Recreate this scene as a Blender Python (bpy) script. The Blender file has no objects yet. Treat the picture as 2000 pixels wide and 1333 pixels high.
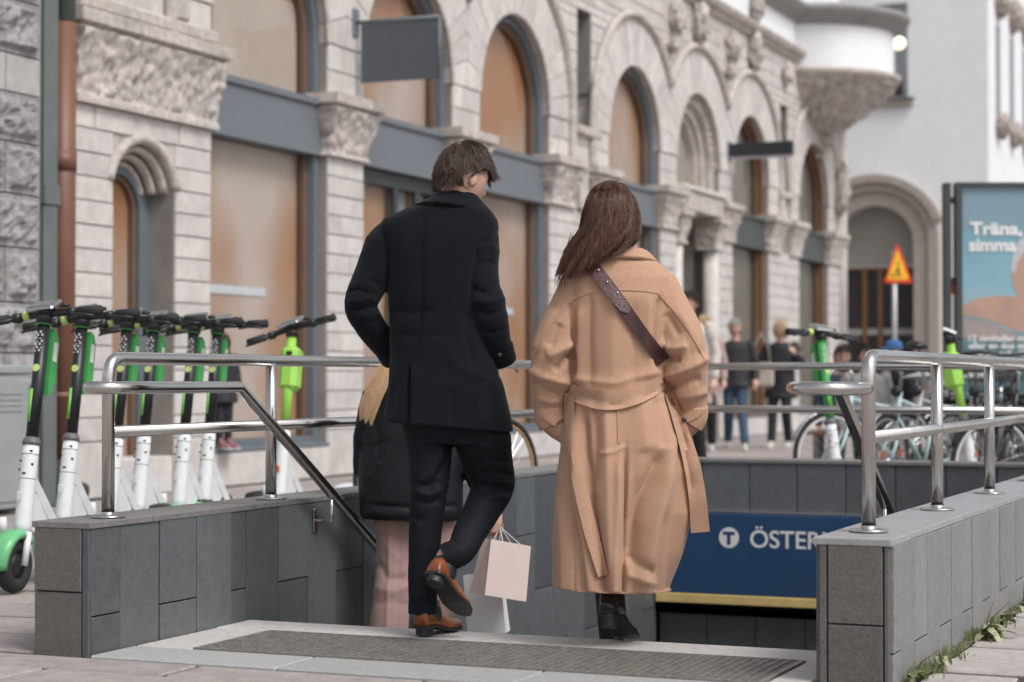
import bpy, bmesh, math, random
import numpy as np
from mathutils import Vector, Matrix, noise
from mathutils.bvhtree import BVHTree

random.seed(7)
sc = bpy.context.scene
# ------------------------------------------------------------------ camera, sky, sun, exposure
F, HC = 3900.0, 0.96
PITCH, YAW = math.atan((738 - 666.5) / F), math.atan(1650 / F)
SY, CY, SP, CP = math.sin(YAW), math.cos(YAW), math.sin(PITCH), math.cos(PITCH)
cd = bpy.data.cameras.new('camera')
cam = bpy.data.objects.new('camera', cd)
sc.collection.objects.link(cam)
cam.location = (0, 0, HC)
cam.rotation_euler = (math.pi / 2 + PITCH, 0, YAW)
cd.sensor_width = 36
cd.lens = F / 2000 * 36
cd.clip_end = 3000
cd.dof.use_dof = True
cd.dof.focus_distance = 7.4
cd.dof.aperture_fstop = 2.7
sc.camera = cam

SUN_EL, SUN_AZ = math.radians(52), math.radians(112)      # azimuth: from +Y towards +X
w = bpy.data.worlds.new('World')
sc.world = w
w.use_nodes = True
nt = w.node_tree
sky = nt.nodes.new('ShaderNodeTexSky')
sky.sky_type = 'NISHITA'
sky.sun_disc = False
sky.sun_elevation = SUN_EL
sky.sun_rotation = SUN_AZ
sky.air_density = 1.0
sky.dust_density = 3.0
hs = nt.nodes.new('ShaderNodeHueSaturation')              # overcast: a nearly colourless sky
hs.inputs['Saturation'].default_value = 0.22
nt.links.new(sky.outputs[0], hs.inputs['Color'])
bg = nt.nodes['Background']
nt.links.new(hs.outputs[0], bg.inputs[0])
bg.inputs[1].default_value = 0.12
sl = bpy.data.lights.new('sun', 'SUN')
sl.energy = 1.5
sl.angle = math.radians(24)
sl.color = (1.0, 0.97, 0.945)
so = bpy.data.objects.new('sun', sl)
sc.collection.objects.link(so)
sd = Vector((math.sin(SUN_AZ) * math.cos(SUN_EL), math.cos(SUN_AZ) * math.cos(SUN_EL), math.sin(SUN_EL)))
so.rotation_euler = (-sd).to_track_quat('-Z', 'Y').to_euler()
so.location = sd * 30
vs = sc.view_settings
vs.view_transform = 'Standard'
vs.look = 'None'
vs.exposure = 0.45
vs.gamma = 1.0
vs.use_curve_mapping = False

# ------------------------------------------------------------------ helpers
C = sc.collection


def cl(px, py, D):
    """photograph pixel at camera-forward distance D -> camera-aligned (lateral, forward, height)"""
    a, b = (px - 1000) / F, -(py - 666.5) / F
    k = D / (CP - b * SP)
    return (a * k, D, HC + (SP + b * CP) * k)


def toW(l, d, z):
    return Vector((CY * l - SY * d, SY * l + CY * d, z))


def W(px, py, D):
    return toW(*cl(px, py, D))


def gW(px, D, z=0.0):
    p = W(px, 738, D)
    return Vector((p.x, p.y, z))


def tag(o, label=None, cat=None, group=None, kind=None):
    if label: o['label'] = label
    if cat: o['category'] = cat
    if group: o['group'] = group
    if kind: o['kind'] = kind
    return o


MW = {}


def thing(name, label, cat, loc=(0, 0, 0), rz=0.0, group=None, kind=None):
    o = bpy.data.objects.new(name, None)
    o.empty_display_size = .1
    C.objects.link(o)
    o.location = loc
    o.rotation_euler = (0, 0, rz)
    MW[o.name] = Matrix.Translation(Vector(loc)) @ Matrix.Rotation(rz, 4, 'Z')
    return tag(o, label, cat, group, kind)


def link(name, me, m=None, parent=None, smooth=False, M=None):
    o = bpy.data.objects.new(name, me)
    C.objects.link(o)
    if m is not None and not me.materials:
        me.materials.append(m)
    if smooth:
        me.polygons.foreach_set('use_smooth', [True] * len(me.polygons))
    if parent: o.parent = parent
    if M is not None: o.matrix_local = M
    return o


def copy_tree(o, parent=None):
    c_ = o.copy()
    C.objects.link(c_)
    c_.parent = parent
    for ch in list(o.children):
        copy_tree(ch, c_)
    return c_


class MB:
    def __init__(s):
        s.v, s.f = [], []

    def add(s, vs_, fs, M=None):
        n = len(s.v)
        if M is not None:
            vs_ = [M @ Vector(p) for p in vs_]
        s.v += [tuple(p) for p in vs_]
        s.f += [tuple(i + n for i in f) for f in fs]
        return s

    def box(s, x0, x1, y0, y1, z0, z1, M=None, ch=0.0):
        if ch:
            return s.cbox(x0, x1, y0, y1, z0, z1, ch, M)
        vv = [(x, y, z) for z in (z0, z1) for y in (y0, y1) for x in (x0, x1)]
        return s.add(vv, [(0, 2, 3, 1), (4, 5, 7, 6), (0, 1, 5, 4), (2, 6, 7, 3), (0, 4, 6, 2), (1, 3, 7, 5)], M)

    def cbox(s, x0, x1, y0, y1, z0, z1, c_, M=None):
        """chamfered box"""
        bm = bmesh.new()
        r = bmesh.ops.create_cube(bm, size=1)
        for v in bm.verts:
            v.co = Vector(((x0 + x1) / 2 + v.co.x * (x1 - x0), (y0 + y1) / 2 + v.co.y * (y1 - y0), (z0 + z1) / 2 + v.co.z * (z1 - z0)))
        bmesh.ops.bevel(bm, geom=bm.edges[:], offset=c_, segments=1, affect='EDGES')
        bm.verts.index_update()
        s.add([v.co.copy() for v in bm.verts], [[v.index for v in f.verts] for f in bm.faces], M)
        bm.free()
        return s

    def loft(s, rings, cap=True, M=None, closed=True):
        n = len(rings[0])
        vv = [p for r in rings for p in r]
        fs = []
        for i in range(len(rings) - 1):
            for j in range(n if closed else n - 1):
                k = (j + 1) % n
                fs.append((i * n + j, i * n + k, (i + 1) * n + k, (i + 1) * n + j))
        if cap and closed:
            fs.append(tuple(range(n - 1, -1, -1)))
            b = (len(rings) - 1) * n
            fs.append(tuple(range(b, b + n)))
        return s.add(vv, fs, M)

    def tube(s, pts, rad, n=12, cap=True, M=None, flat=1.0, up=None):
        pts = [Vector(p) for p in pts]
        if not hasattr(rad, '__len__'): rad = [rad] * len(pts)
        rings = []
        t0 = (pts[1] - pts[0]).normalized()
        a = Vector((0, 0, 1)) if abs(t0.z) < .9 else Vector((0, 1, 0))
        if up: a = Vector(up)
        u = (a - t0 * a.dot(t0)).normalized()
        for i, p in enumerate(pts):
            if i == 0: t = t0
            elif i == len(pts) - 1: t = (pts[i] - pts[i - 1]).normalized()
            else: t = ((pts[i + 1] - p).normalized() + (p - pts[i - 1]).normalized()).normalized()
            u = (u - t * u.dot(t)).normalized()
            w_ = t.cross(u)
            k = 1.0
            if 0 < i < len(pts) - 1:
                k = 1 / max(.5, (t.dot((p - pts[i - 1]).normalized())))
            rings.append([p + (u * math.cos(2 * math.pi * j / n) * flat + w_ * math.sin(2 * math.pi * j / n) * k) * rad[i] for j in range(n)])
        return s.loft(rings, cap, M)

    def lathe(s, prof, n=24, M=None, a0=0.0, a1=2 * math.pi):
        full = abs(a1 - a0 - 2 * math.pi) < 1e-6
        m = n if full else n + 1
        rings = [[(r * math.cos(a0 + (a1 - a0) * j / n), r * math.sin(a0 + (a1 - a0) * j / n), z) for j in range(m)] for r, z in prof]
        return s.loft(rings, False, M, closed=full)

    def torus(s, R, r, n=32, k=8, M=None, axis='Y', sq=1.0):
        rings = []
        for i in range(n + 1):
            a = 2 * math.pi * i / n
            ring = []
            for j in range(k):
                b = 2 * math.pi * j / k
                q = R + r * math.cos(b)
                e = r * math.sin(b) * sq
                ring.append((q * math.cos(a), e, q * math.sin(a)))
            rings.append(ring)
        return s.loft(rings, False, M)

    def ell(s, c_, r, n=16, k=10, M=None):
        rings = []
        for i in range(k + 1):
            t = math.pi * i / k
            q = max(math.sin(t), .02)
            rings.append([(c_[0] + r[0] * q * math.cos(2 * math.pi * j / n), c_[1] + r[1] * q * math.sin(2 * math.pi * j / n), c_[2] - r[2] * math.cos(t)) for j in range(n)])
        return s.loft(rings, True, M)

    def prism(s, poly, y0, y1, M=None):
        """polygon in (x,z) extruded along y"""
        n = len(poly)
        vv = [(x, y0, z) for x, z in poly] + [(x, y1, z) for x, z in poly]
        fs = [tuple(range(n)), tuple(range(2 * n - 1, n - 1, -1))]
        fs += [(i, n + i, n + (i + 1) % n, (i + 1) % n) for i in range(n)]
        return s.add(vv, fs, M)

    def mesh(s, name='m'):
        me = bpy.data.meshes.new(name)
        me.from_pydata(s.v, [], s.f)
        return me

    def build(s, name, m, parent=None, smooth=False, world=False, bev=0, auto=None):
        if world and parent is not None:
            iv = MW[parent.name].inverted()
            s.v = [tuple(iv @ Vector(p)) for p in s.v]
        me = s.mesh(name)
        bm = bmesh.new()
        bm.from_mesh(me)
        bmesh.ops.recalc_face_normals(bm, faces=bm.faces[:])
        bm.to_mesh(me)
        bm.free()
        o = link(name, me, m, parent, smooth)
        if auto is not None:
            me.polygons.foreach_set('use_smooth', [True] * len(me.polygons))
            me.set_sharp_from_angle(angle=math.radians(auto))
        return o


# ------------------------------------------------------------------ materials
MATS = {}


def mat(name, col, rough=.6, metal=0.0, var=.12, vs_=4.0, bump=0.0, bs=60.0, rand=0.0, spec=.5, sheen=0.0, coat=0.0, col2=None, det=6, stretch=None, aniso=0.0, trans=0.0, stain=0.0, bdist=.01, rvar=0.0):
    if name in MATS: return MATS[name]
    m = bpy.data.materials.new(name)
    m.use_nodes = True
    n, l = m.node_tree.nodes, m.node_tree.links
    b = n['Principled BSDF']
    tc = n.new('ShaderNodeTexCoord')
    mp = n.new('ShaderNodeMapping')
    l.new(tc.outputs['Object'], mp.inputs[0])
    if stretch: mp.inputs['Scale'].default_value = stretch
    oi = n.new('ShaderNodeObjectInfo')
    ad = n.new('ShaderNodeVectorMath')
    ad.operation = 'ADD'
    ml = n.new('ShaderNodeMath'); ml.operation = 'MULTIPLY'; ml.inputs[1].default_value = 37.0
    l.new(oi.outputs['Random'], ml.inputs[0])
    l.new(mp.outputs[0], ad.inputs[0])
    if rand: l.new(ml.outputs[0], ad.inputs[1])
    nz = n.new('ShaderNodeTexNoise')
    nz.inputs['Scale'].default_value = vs_
    nz.inputs['Detail'].default_value = det
    nz.inputs['Roughness'].default_value = .6
    l.new(ad.outputs[0], nz.inputs['Vector'])
    rp = n.new('ShaderNodeValToRGB')
    c2 = col2 or tuple(x * (1 - var) for x in col)
    c1 = col if col2 else tuple(min(1, x * (1 + var)) for x in col)
    rp.color_ramp.elements[0].position = .3
    rp.color_ramp.elements[1].position = .7
    rp.color_ramp.elements[0].color = (*c2, 1)
    rp.color_ramp.elements[1].color = (*c1, 1)
    l.new(nz.outputs[0], rp.inputs[0])
    out = rp.outputs[0]
    if stain:
        n2 = n.new('ShaderNodeTexNoise'); n2.inputs['Scale'].default_value = vs_ * .23; n2.inputs['Detail'].default_value = 8
        n2.inputs['Roughness'].default_value = .7
        l.new(ad.outputs[0], n2.inputs['Vector'])
        r2 = n.new('ShaderNodeMapRange'); r2.inputs[1].default_value = .42; r2.inputs[2].default_value = .68
        r2.inputs[3].default_value = 1.0; r2.inputs[4].default_value = 1 - stain
        l.new(n2.outputs[0], r2.inputs[0])
        h2 = n.new('ShaderNodeHueSaturation')
        l.new(r2.outputs[0], h2.inputs['Value']); l.new(out, h2.inputs['Color'])
        out = h2.outputs[0]
    if rand:
        h = n.new('ShaderNodeHueSaturation')
        mr = n.new('ShaderNodeMapRange')
        mr.inputs[3].default_value = 1 - rand
        mr.inputs[4].default_value = 1 + rand
        l.new(oi.outputs['Random'], mr.inputs[0])
        l.new(mr.outputs[0], h.inputs['Value'])
        l.new(out, h.inputs['Color'])
        out = h.outputs[0]
    l.new(out, b.inputs['Base Color'])
    b.inputs['Roughness'].default_value = rough
    if rvar:
        rr = n.new('ShaderNodeMapRange'); rr.inputs[1].default_value = .3; rr.inputs[2].default_value = .7
        rr.inputs[3].default_value = max(0, rough - rvar); rr.inputs[4].default_value = min(1, rough + rvar)
        l.new(nz.outputs[0], rr.inputs[0]); l.new(rr.outputs[0], b.inputs['Roughness'])
    b.inputs['Metallic'].default_value = metal
    b.inputs['Specular IOR Level'].default_value = spec
    b.inputs['Sheen Weight'].default_value = sheen
    if sheen: b.inputs['Sheen Roughness'].default_value = .5
    b.inputs['Coat Weight'].default_value = coat
    b.inputs['Coat Roughness'].default_value = .1
    b.inputs['Anisotropic'].default_value = aniso
    if bump:
        bz = n.new('ShaderNodeTexNoise')
        bz.inputs['Scale'].default_value = bs
        bz.inputs['Detail'].default_value = 5
        l.new(ad.outputs[0], bz.inputs['Vector'])
        bu = n.new('ShaderNodeBump')
        bu.inputs['Strength'].default_value = bump
        bu.inputs['Distance'].default_value = bdist
        l.new(bz.outputs[0], bu.inputs['Height'])
        l.new(bu.outputs[0], b.inputs['Normal'])
    MATS[name] = m
    return m


def glass_mat(name, tint=(.9, .93, .95), refl=.35):
    m = bpy.data.materials.new(name)
    m.use_nodes = True
    n, l = m.node_tree.nodes, m.node_tree.links
    n.remove(n['Principled BSDF'])
    tr = n.new('ShaderNodeBsdfTransparent'); tr.inputs[0].default_value = (*tint, 1)
    gl = n.new('ShaderNodeBsdfGlossy'); gl.inputs['Roughness'].default_value = .03
    lw = n.new('ShaderNodeLayerWeight')
    pw = n.new('ShaderNodeMath'); pw.operation = 'POWER'; pw.inputs[1].default_value = 4
    l.new(lw.outputs['Facing'], pw.inputs[0])
    fr = n.new('ShaderNodeMath'); fr.operation = 'MULTIPLY_ADD'; fr.inputs[1].default_value = .6; fr.inputs[2].default_value = .04
    l.new(pw.outputs[0], fr.inputs[0])
    tcg = n.new('ShaderNodeTexCoord')
    ng = n.new('ShaderNodeTexNoise'); ng.inputs['Scale'].default_value = 1.3; ng.inputs['Detail'].default_value = 2
    l.new(tcg.outputs['Object'], ng.inputs['Vector'])
    bg_ = n.new('ShaderNodeBump'); bg_.inputs['Strength'].default_value = .35; bg_.inputs['Distance'].default_value = .05
    l.new(ng.outputs[0], bg_.inputs['Height'])
    l.new(bg_.outputs[0], gl.inputs['Normal'])
    mx = n.new('ShaderNodeMixShader')
    l.new(fr.outputs[0], mx.inputs[0]); l.new(tr.outputs[0], mx.inputs[1]); l.new(gl.outputs[0], mx.inputs[2])
    l.new(mx.outputs[0], n['Material Output'].inputs[0])
    MATS[name] = m
    return m


def emis(name, col, st):
    m = bpy.data.materials.new(name); m.use_nodes = True
    b = m.node_tree.nodes['Principled BSDF']
    b.inputs['Base Color'].default_value = (*col, 1)
    b.inputs['Emission Color'].default_value = (*col, 1)
    b.inputs['Emission Strength'].default_value = st
    MATS[name] = m
    return m


STONE = mat('limestone', (.57, .54, .518), .85, var=.10, vs_=9, bump=.35, bs=90, rand=.09, stain=.22)
MORTAR = mat('mortar', (.25, .235, .22), .95, var=.15, bump=.3)
CARVE = mat('carved_limestone', (.51, .463, .43), .9, var=.22, vs_=14, bump=.6, bs=60, stain=.30)
ROCK = mat('rock_faced_granite', (.27, .265, .26), .9, var=.35, vs_=16, bump=.8, bs=70, rand=.12)
SLATE = mat('slate_metal', (.125, .148, .165), .5, var=.08, vs_=2)
TILE = mat('dark_granite_tile', (.104, .113, .118), .42, var=.14, vs_=60, bump=.08, bs=300, rand=.20, stain=.20, rvar=.1)
TILE_END = mat('warm_granite_tile', (.125, .118, .108), .6, var=.28, vs_=130, bump=.2, bs=300, rand=.08, stain=.18)
TILE_OUT = mat('pale_granite_tile', (.225, .225, .225), .55, var=.16, vs_=90, bump=.12, bs=300, rand=.09, stain=.22)
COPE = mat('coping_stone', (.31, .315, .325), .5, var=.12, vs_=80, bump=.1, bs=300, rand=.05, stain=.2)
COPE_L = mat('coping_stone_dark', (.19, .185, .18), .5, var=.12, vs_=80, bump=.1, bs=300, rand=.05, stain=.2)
GROUT = mat('grout', (.11, .105, .1), .9, var=.2)
SLAB = mat('pink_paving_slab', (.365, .32, .305), .88, var=.12, vs_=40, bump=.3, bs=200, rand=.09, stain=.25)
SETT = mat('pale_paving_slab', (.40, .365, .35), .88, var=.14, vs_=40, bump=.35, bs=150, rand=.10, stain=.25)
LGRAN = mat('pale_granite', (.56, .53, .51), .75, var=.12, vs_=120, bump=.2, bs=200, rand=.06, stain=.2)
MGRAN = mat('mid_granite', (.36, .36, .355), .75, var=.16, vs_=140, bump=.2, bs=200, rand=.06, stain=.15)
STEEL = mat('stainless_steel', (.56, .54, .52), .21, 1.0, var=.06, vs_=6, rvar=.05)
GRATE = mat('galvanised_steel', (.30, .28, .26), .6, .6, var=.25, vs_=30)
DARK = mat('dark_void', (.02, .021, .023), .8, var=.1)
BLACKP = mat('black_plastic', (.018, .018, .019), .42, var=.15)
RUBBER = mat('rubber', (.022, .022, .022), .8, var=.2)
WHITE = mat('white_plaster', (.77, .78, .80), .85, var=.035, vs_=3, bump=.1, bs=40, stain=.06)


def paper_mat():
    m = bpy.data.materials.new('kraft_paper')
    m.use_nodes = True
    n, l = m.node_tree.nodes, m.node_tree.links
    b = n['Principled BSDF']
    tc = n.new('ShaderNodeTexCoord')
    mp = n.new('ShaderNodeMapping')
    mp.inputs['Scale'].default_value = (1, 1, .7)
    l.new(tc.outputs['Object'], mp.inputs[0])
    a = n.new('ShaderNodeTexNoise'); a.inputs['Scale'].default_value = .75; a.inputs['Detail'].default_value = 3; a.inputs['Roughness'].default_value = .4
    l.new(mp.outputs[0], a.inputs['Vector'])
    r = n.new('ShaderNodeValToRGB')
    e = r.color_ramp.elements
    e[0].position, e[0].color = .36, (.40, .175, .07, 1)
    e[1].position, e[1].color = .66, (.53, .41, .34, 1)
    x = e.new(.46); x.color = (.42, .235, .135, 1)
    x = e.new(.55); x.color = (.46, .31, .23, 1)
    l.new(a.outputs[0], r.inputs[0])
    l.new(r.outputs[0], b.inputs['Base Color'])
    b.inputs['Roughness'].default_value = .8
    MATS['kraft_paper'] = m
    return m


PAPER = paper_mat()
GLASS = glass_mat('window_glass')
BROWNW = mat('brown_wood', (.16, .075, .035), .5, var=.25, vs_=12, stretch=(8, 8, 1))

# ================================================================== ground, stairs
XL, XR = -4.04, -1.58          # inner faces of the two parapets
YN_L, YN_R, YF = 5.80, 6.17, 11.87
YT = 6.88                      # front edge of the top step
WT = .46                       # parapet height (top of coping)


def ground_mat():
    m = bpy.data.materials.new('far_paving')
    m.use_nodes = True
    n, l = m.node_tree.nodes, m.node_tree.links
    b = n['Principled BSDF']
    tc = n.new('ShaderNodeTexCoord')
    br = n.new('ShaderNodeTexBrick')
    br.inputs['Scale'].default_value = 1
    br.inputs['Brick Width'].default_value = .7
    br.inputs['Row Height'].default_value = .35
    br.inputs['Mortar Size'].default_value = .006
    br.inputs['Color1'].default_value = (.34, .30, .285, 1)
    br.inputs['Color2'].default_value = (.29, .25, .24, 1)
    br.inputs['Mortar'].default_value = (.12, .11, .1, 1)
    l.new(tc.outputs['Object'], br.inputs['Vector'])
    nz = n.new('ShaderNodeTexNoise'); nz.inputs['Scale'].default_value = .8; nz.inputs['Detail'].default_value = 10
    l.new(tc.outputs['Object'], nz.inputs['Vector'])
    mr = n.new('ShaderNodeMapRange'); mr.inputs[1].default_value = .3; mr.inputs[2].default_value = .7; mr.inputs[3].default_value = .8; mr.inputs[4].default_value = 1.15
    l.new(nz.outputs[0], mr.inputs[0])
    h = n.new('ShaderNodeHueSaturation')
    l.new(br.outputs[0], h.inputs['Color']); l.new(mr.outputs[0], h.inputs['Value'])
    l.new(h.outputs[0], b.inputs['Base Color'])
    b.inputs['Roughness'].default_value = .85
    return m


# the ground sheet has a real hole for the stairwell
mb = MB()
hx0, hx1, hy0, hy1 = XL - .02, XR + .02, YT - .3, YF + .02
B = 900
Z0 = -.012
for (x0, x1, y0, y1) in ((-B, hx0, -B, B), (hx1, B, -B, B), (hx0, hx1, -B, hy0), (hx0, hx1, hy1, B)):
    mb.add([(x0, y0, Z0), (x1, y0, Z0), (x1, y1, Z0), (x0, y1, Z0)], [(0, 1, 2, 3)])
ground = mb.build('ground', ground_mat())
tag(ground, kind='structure')

# paving slabs near the camera, each its own piece
slab_me = {}


def slab_mesh(w_, d_, m):
    k = (round(w_, 3), round(d_, 3), m.name)
    if k not in slab_me:
        b_ = MB().cbox(-w_ / 2, w_ / 2, -d_ / 2, d_ / 2, -.05, 0, .006)
        me = b_.mesh('slab')
        me.materials.append(m)
        slab_me[k] = me
    return slab_me[k]


rnd = random.Random(3)


def lay(x0, x1, y0, y1, rw, ln, m, name, zr=.003, gap=.008, gy=.045):
    y = y0
    row = 0
    while y < y1 - .02:
        d_ = min(rw, y1 - y)
        x = x0
        first = True
        while x < x1 - .02:
            L = ln * (.5 if (first and row % 2) else 1)
            first = False
            L = min(L, x1 - x)
            if x1 - (x + L) < .12: L = x1 - x
            o = link(name, slab_mesh(L - gap, d_ - gy, m), None, ground)
            o.location = (x + L / 2, y + d_ / 2, rnd.uniform(-zr, zr))
            o.rotation_euler = (rnd.uniform(-.004, .004), rnd.uniform(-.003, .003), 0)
            x += L
        y += d_
        row += 1


mb = MB()
for (x0, x1, y0, y1) in ((-7.35, XL - .22, 4.25, 10.4), (XL - .22, -1.30, 4.25, 5.78), (-1.30, 1.0, 4.6, 11.0)):
    mb.add([(x0, y0, -.009), (x1, y0, -.009), (x1, y1, -.009), (x0, y1, -.009)], [(0, 1, 2, 3)])
mb.build('joint_bedding', mat('joint_soil', (.055, .048, .042), .95, var=.35, vs_=20), ground)
lay(-7.35, -1.30, 4.25, 5.78, .42, .84, SLAB, 'paving_slab', .003, .022)
lay(-7.35, XL - .22, 5.79, 10.4, .42, .84, SLAB, 'paving_slab', .003, .022)
lay(-1.30, 1.0, 4.6, 11.0, .33, .62, SETT, 'paving_slab', .005, .032)

# forecourt between the parapets: granite border, grating, pale top step
for (x0, x1, y0, y1, m_) in ((XL + .005, -3.30, 5.79, 6.07, MGRAN), (-3.30, -2.45, 5.79, 6.07, MGRAN), (-2.45, XR - .005, 5.79, 6.07, MGRAN), (XL + .005, -3.80, 6.075, 6.62, LGRAN), (-1.72, XR - .005, 6.075, 6.62, LGRAN)):
    o = link('granite_slab', slab_mesh(x1 - x0 - .006, y1 - y0 - .006, m_), None, ground)
    o.location = ((x0 + x1) / 2, (y0 + y1) / 2, .002)
mb = MB()
mb.box(-3.795, -1.725, 6.08, 6.615, -.09, -.06)
well = mb.build('mat_well', DARK, ground)
gr = thing('floor_grating', 'wide metal floor grating sunk in front of the stairs', 'grating', (-2.76, 6.35, -.02))
mb = MB()
y = 6.095
while y < 6.61:
    mb.box(-3.785, -1.735, y, y + .011, -.03, .0025)
    y += .030
mb.build('bearing_bars', GRATE, gr, world=True)['kind'] = 'stuff'
mb = MB()
x = -3.78
while x < -1.735:
    mb.box(x, x + .006, 6.09, 6.612, -.025, .0055)
    x += .034
mb.build('cross_bars', GRATE, gr, world=True)['kind'] = 'stuff'
mb = MB()
for a in ((-3.797, -3.783, 6.08, 6.615), (-1.737, -1.723, 6.08, 6.615), (-3.783, -1.737, 6.08, 6.092), (-3.783, -1.737, 6.6135, 6.6175)):
    mb.box(*a, -.05, .006)
mb.build('rim', GRATE, gr, world=True)

st = thing('staircase', 'granite stairs leading down between the grey parapets', 'stairs', (-2.8, YT, 0), kind='structure')
mb = MB().cbox(XL + .004, -2.9, 6.622, YT, -.15, .004, .006)
mb.build('step', LGRAN, st, world=True)
mb = MB().cbox(-2.896, XR - .004, 6.622, YT, -.15, .004, .006)
mb.build('step', LGRAN, st, world=True)
for i in range(1, 24):
    z = -.15 * i
    mb = MB().cbox(XL + .004, XR - .004, YT + .32 * (i - 1) - .03, YT + .32 * i, z - .15, z, .006)
    mb.build('step', MGRAN, st, world=True)

# ================================================================== parapets
def parapet(label, loc):
    return thing('parapet_wall', label, 'wall', loc)


tile_me = {}


def tile(parent, o_, u, v, n_, a0, a1, b0, b1, m, name='wall_tile', th=.02, gap=.0055, jit=.003):
    """rectangular tile on a face: origin o_, axes u (horizontal) v (up) n_ (outward)"""
    w_, h_ = a1 - a0 - gap, b1 - b0 - gap
    k = (round(w_, 3), round(h_, 3), m.name)
    if k not in tile_me:
        me = MB().cbox(-w_ / 2, w_ / 2, -th / 2, th / 2, -h_ / 2, h_ / 2, .0022).mesh('tile')
        me.materials.append(m)
        tile_me[k] = me
    o = link(name, tile_me[k], None, parent)
    u, v, n_ = Vector(u), Vector(v), Vector(n_)
    p = Vector(o_) + u * (a0 + a1) / 2 + v * (b0 + b1) / 2 + n_ * (th / 2 + rnd.uniform(-jit, jit) - .002)
    R = Matrix((u, -n_, v)).transposed()
    M = R.to_4x4()
    M.translation = p
    o.matrix_local = MW[parent.name].inverted() @ M
    return o


def face(parent, o_, u, n_, length, z0, z1, m, tw=.25, first=None, joint=.13, start=0, jlow=None, m2=None):
    x = 0
    i = start
    while x < length - .01:
        w_ = first if (first and x == 0) else tw
        w_ = min(w_, length - x)
        zs = [z1]
        j = joint if i % 2 == 0 else joint - .3
        while j > z0 + .05:
            zs.append(j)
            j -= .6
        zs.append(z0)
        for a, b_ in zip(zs[1:], zs[:-1]):
            tile(parent, o_, u, (0, 0, 1), n_, x, x + w_, a, b_, m)
        x += w_
        i += 1


CT = .022
pl = parapet('low grey tiled parapet left of the stairs with steel railing on top', (-4.15, 5.8, 0))
mb = MB()
mb.box(XL - .23, XL - .018, YN_L + .018, YF, -3.2, WT - CT - .005)
mb.build('core', GROUT, pl, world=True)
face(pl, (XL - .018, YN_L + .012, 0), (0, 1, 0), (1, 0, 0), 1.05, -.02, WT - CT, TILE, first=.18)
face(pl, (XL - .018, YN_L + 1.062, 0), (0, 1, 0), (1, 0, 0), YF - YN_L - 1.06, -2.4, WT - CT, TILE, start=1 + 4)
# near end face
tile(pl, (XL - .232, YN_L + .018, 0), (1, 0, 0), (0, 0, 1), (0, -1, 0), .0, .20, -.02, .215, TILE_END)
tile(pl, (XL - .232, YN_L + .018, 0), (1, 0, 0), (0, 0, 1), (0, -1, 0), .0, .20, .215, WT - CT, TILE_END)
tile(pl, (XL - .232, YN_L + .018, 0), (1, 0, 0), (0, 0, 1), (0, -1, 0), .20, .232, -.02, WT - CT, TILE)
face(pl, (XL - .225, YF, 0), (0, -1, 0), (-1, 0, 0), YF - YN_L - .02, -.02, WT - CT, TILE_OUT)
y = YN_L - .006
k = 0
while y < YF + .2:
    L = .72 if k else .40
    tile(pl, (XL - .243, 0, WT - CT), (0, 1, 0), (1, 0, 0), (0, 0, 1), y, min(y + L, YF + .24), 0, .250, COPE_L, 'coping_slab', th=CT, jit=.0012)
    y += L
    k += 1

pr = parapet('low grey tiled parapet right of the stairs, nearest to the weeds', (-1.45, 6.17, 0))
mb = MB()
mb.box(XR + .018, -1.348, YN_R + .018, YF + .2, -3.2, WT - CT - .005)
mb.build('core', GROUT, pr, world=True)
face(pr, (XR + .018, YF, 0), (0, -1, 0), (-1, 0, 0), YF - YN_R - .02, -2.4, WT - CT, TILE)
face(pr, (-1.348, YN_R + .012, 0), (0, 1, 0), (1, 0, 0), YF + .2 - YN_R, -.02, WT - CT, TILE_OUT, tw=.21, first=.12, joint=.10)
tile(pr, (XR + .016, YN_R + .018, 0), (1, 0, 0), (0, 0, 1), (0, -1, 0), .0, .028, -.02, WT - CT, TILE_END)
tile(pr, (XR + .016, YN_R + .018, 0), (1, 0, 0), (0, 0, 1), (0, -1, 0), .028, .205, -.02, .188, TILE_END)
tile(pr, (XR + .016, YN_R + .018, 0), (1, 0, 0), (0, 0, 1), (0, -1, 0), .028, .205, .188, WT - CT, TILE_END)
tile(pr, (XR + .016, YN_R + .018, 0), (1, 0, 0), (0, 0, 1), (0, -1, 0), .205, .225, -.02, WT - CT, TILE_END)
y = YN_R - .006
k = 0
while y < YF + .2:
    L = .62 if k else .30
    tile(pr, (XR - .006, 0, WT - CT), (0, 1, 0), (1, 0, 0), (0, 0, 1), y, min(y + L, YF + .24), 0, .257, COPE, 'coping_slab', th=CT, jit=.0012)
    y += L
    k += 1

pf = parapet('grey tiled end wall above the blue station sign, across the far side', (-2.8, YF, 0))
mb = MB()
mb.box(XL, XR, YF + .018, YF + .24, -.36, WT - CT - .005)
mb.build('core', GROUT, pf, world=True)
x = 0
for i in range(9):
    w_ = .30
    a1 = min(x + w_, XR - XL)
    tile(pf, (XL, YF + .018, 0), (1, 0, 0), (0, 0, 1), (0, -1, 0), x, a1, .0, WT - CT, TILE)
    x = a1
x = XL
while x < XR - .01:
    x1 = min(x + .66, XR)
    tile(pf, (0, YF + .255, WT - CT), (1, 0, 0), (0, -1, 0), (0, 0, 1), x, x1, 0, .27, COPE_L, 'coping_slab', th=CT, jit=.0012)
    x = x1
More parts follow.
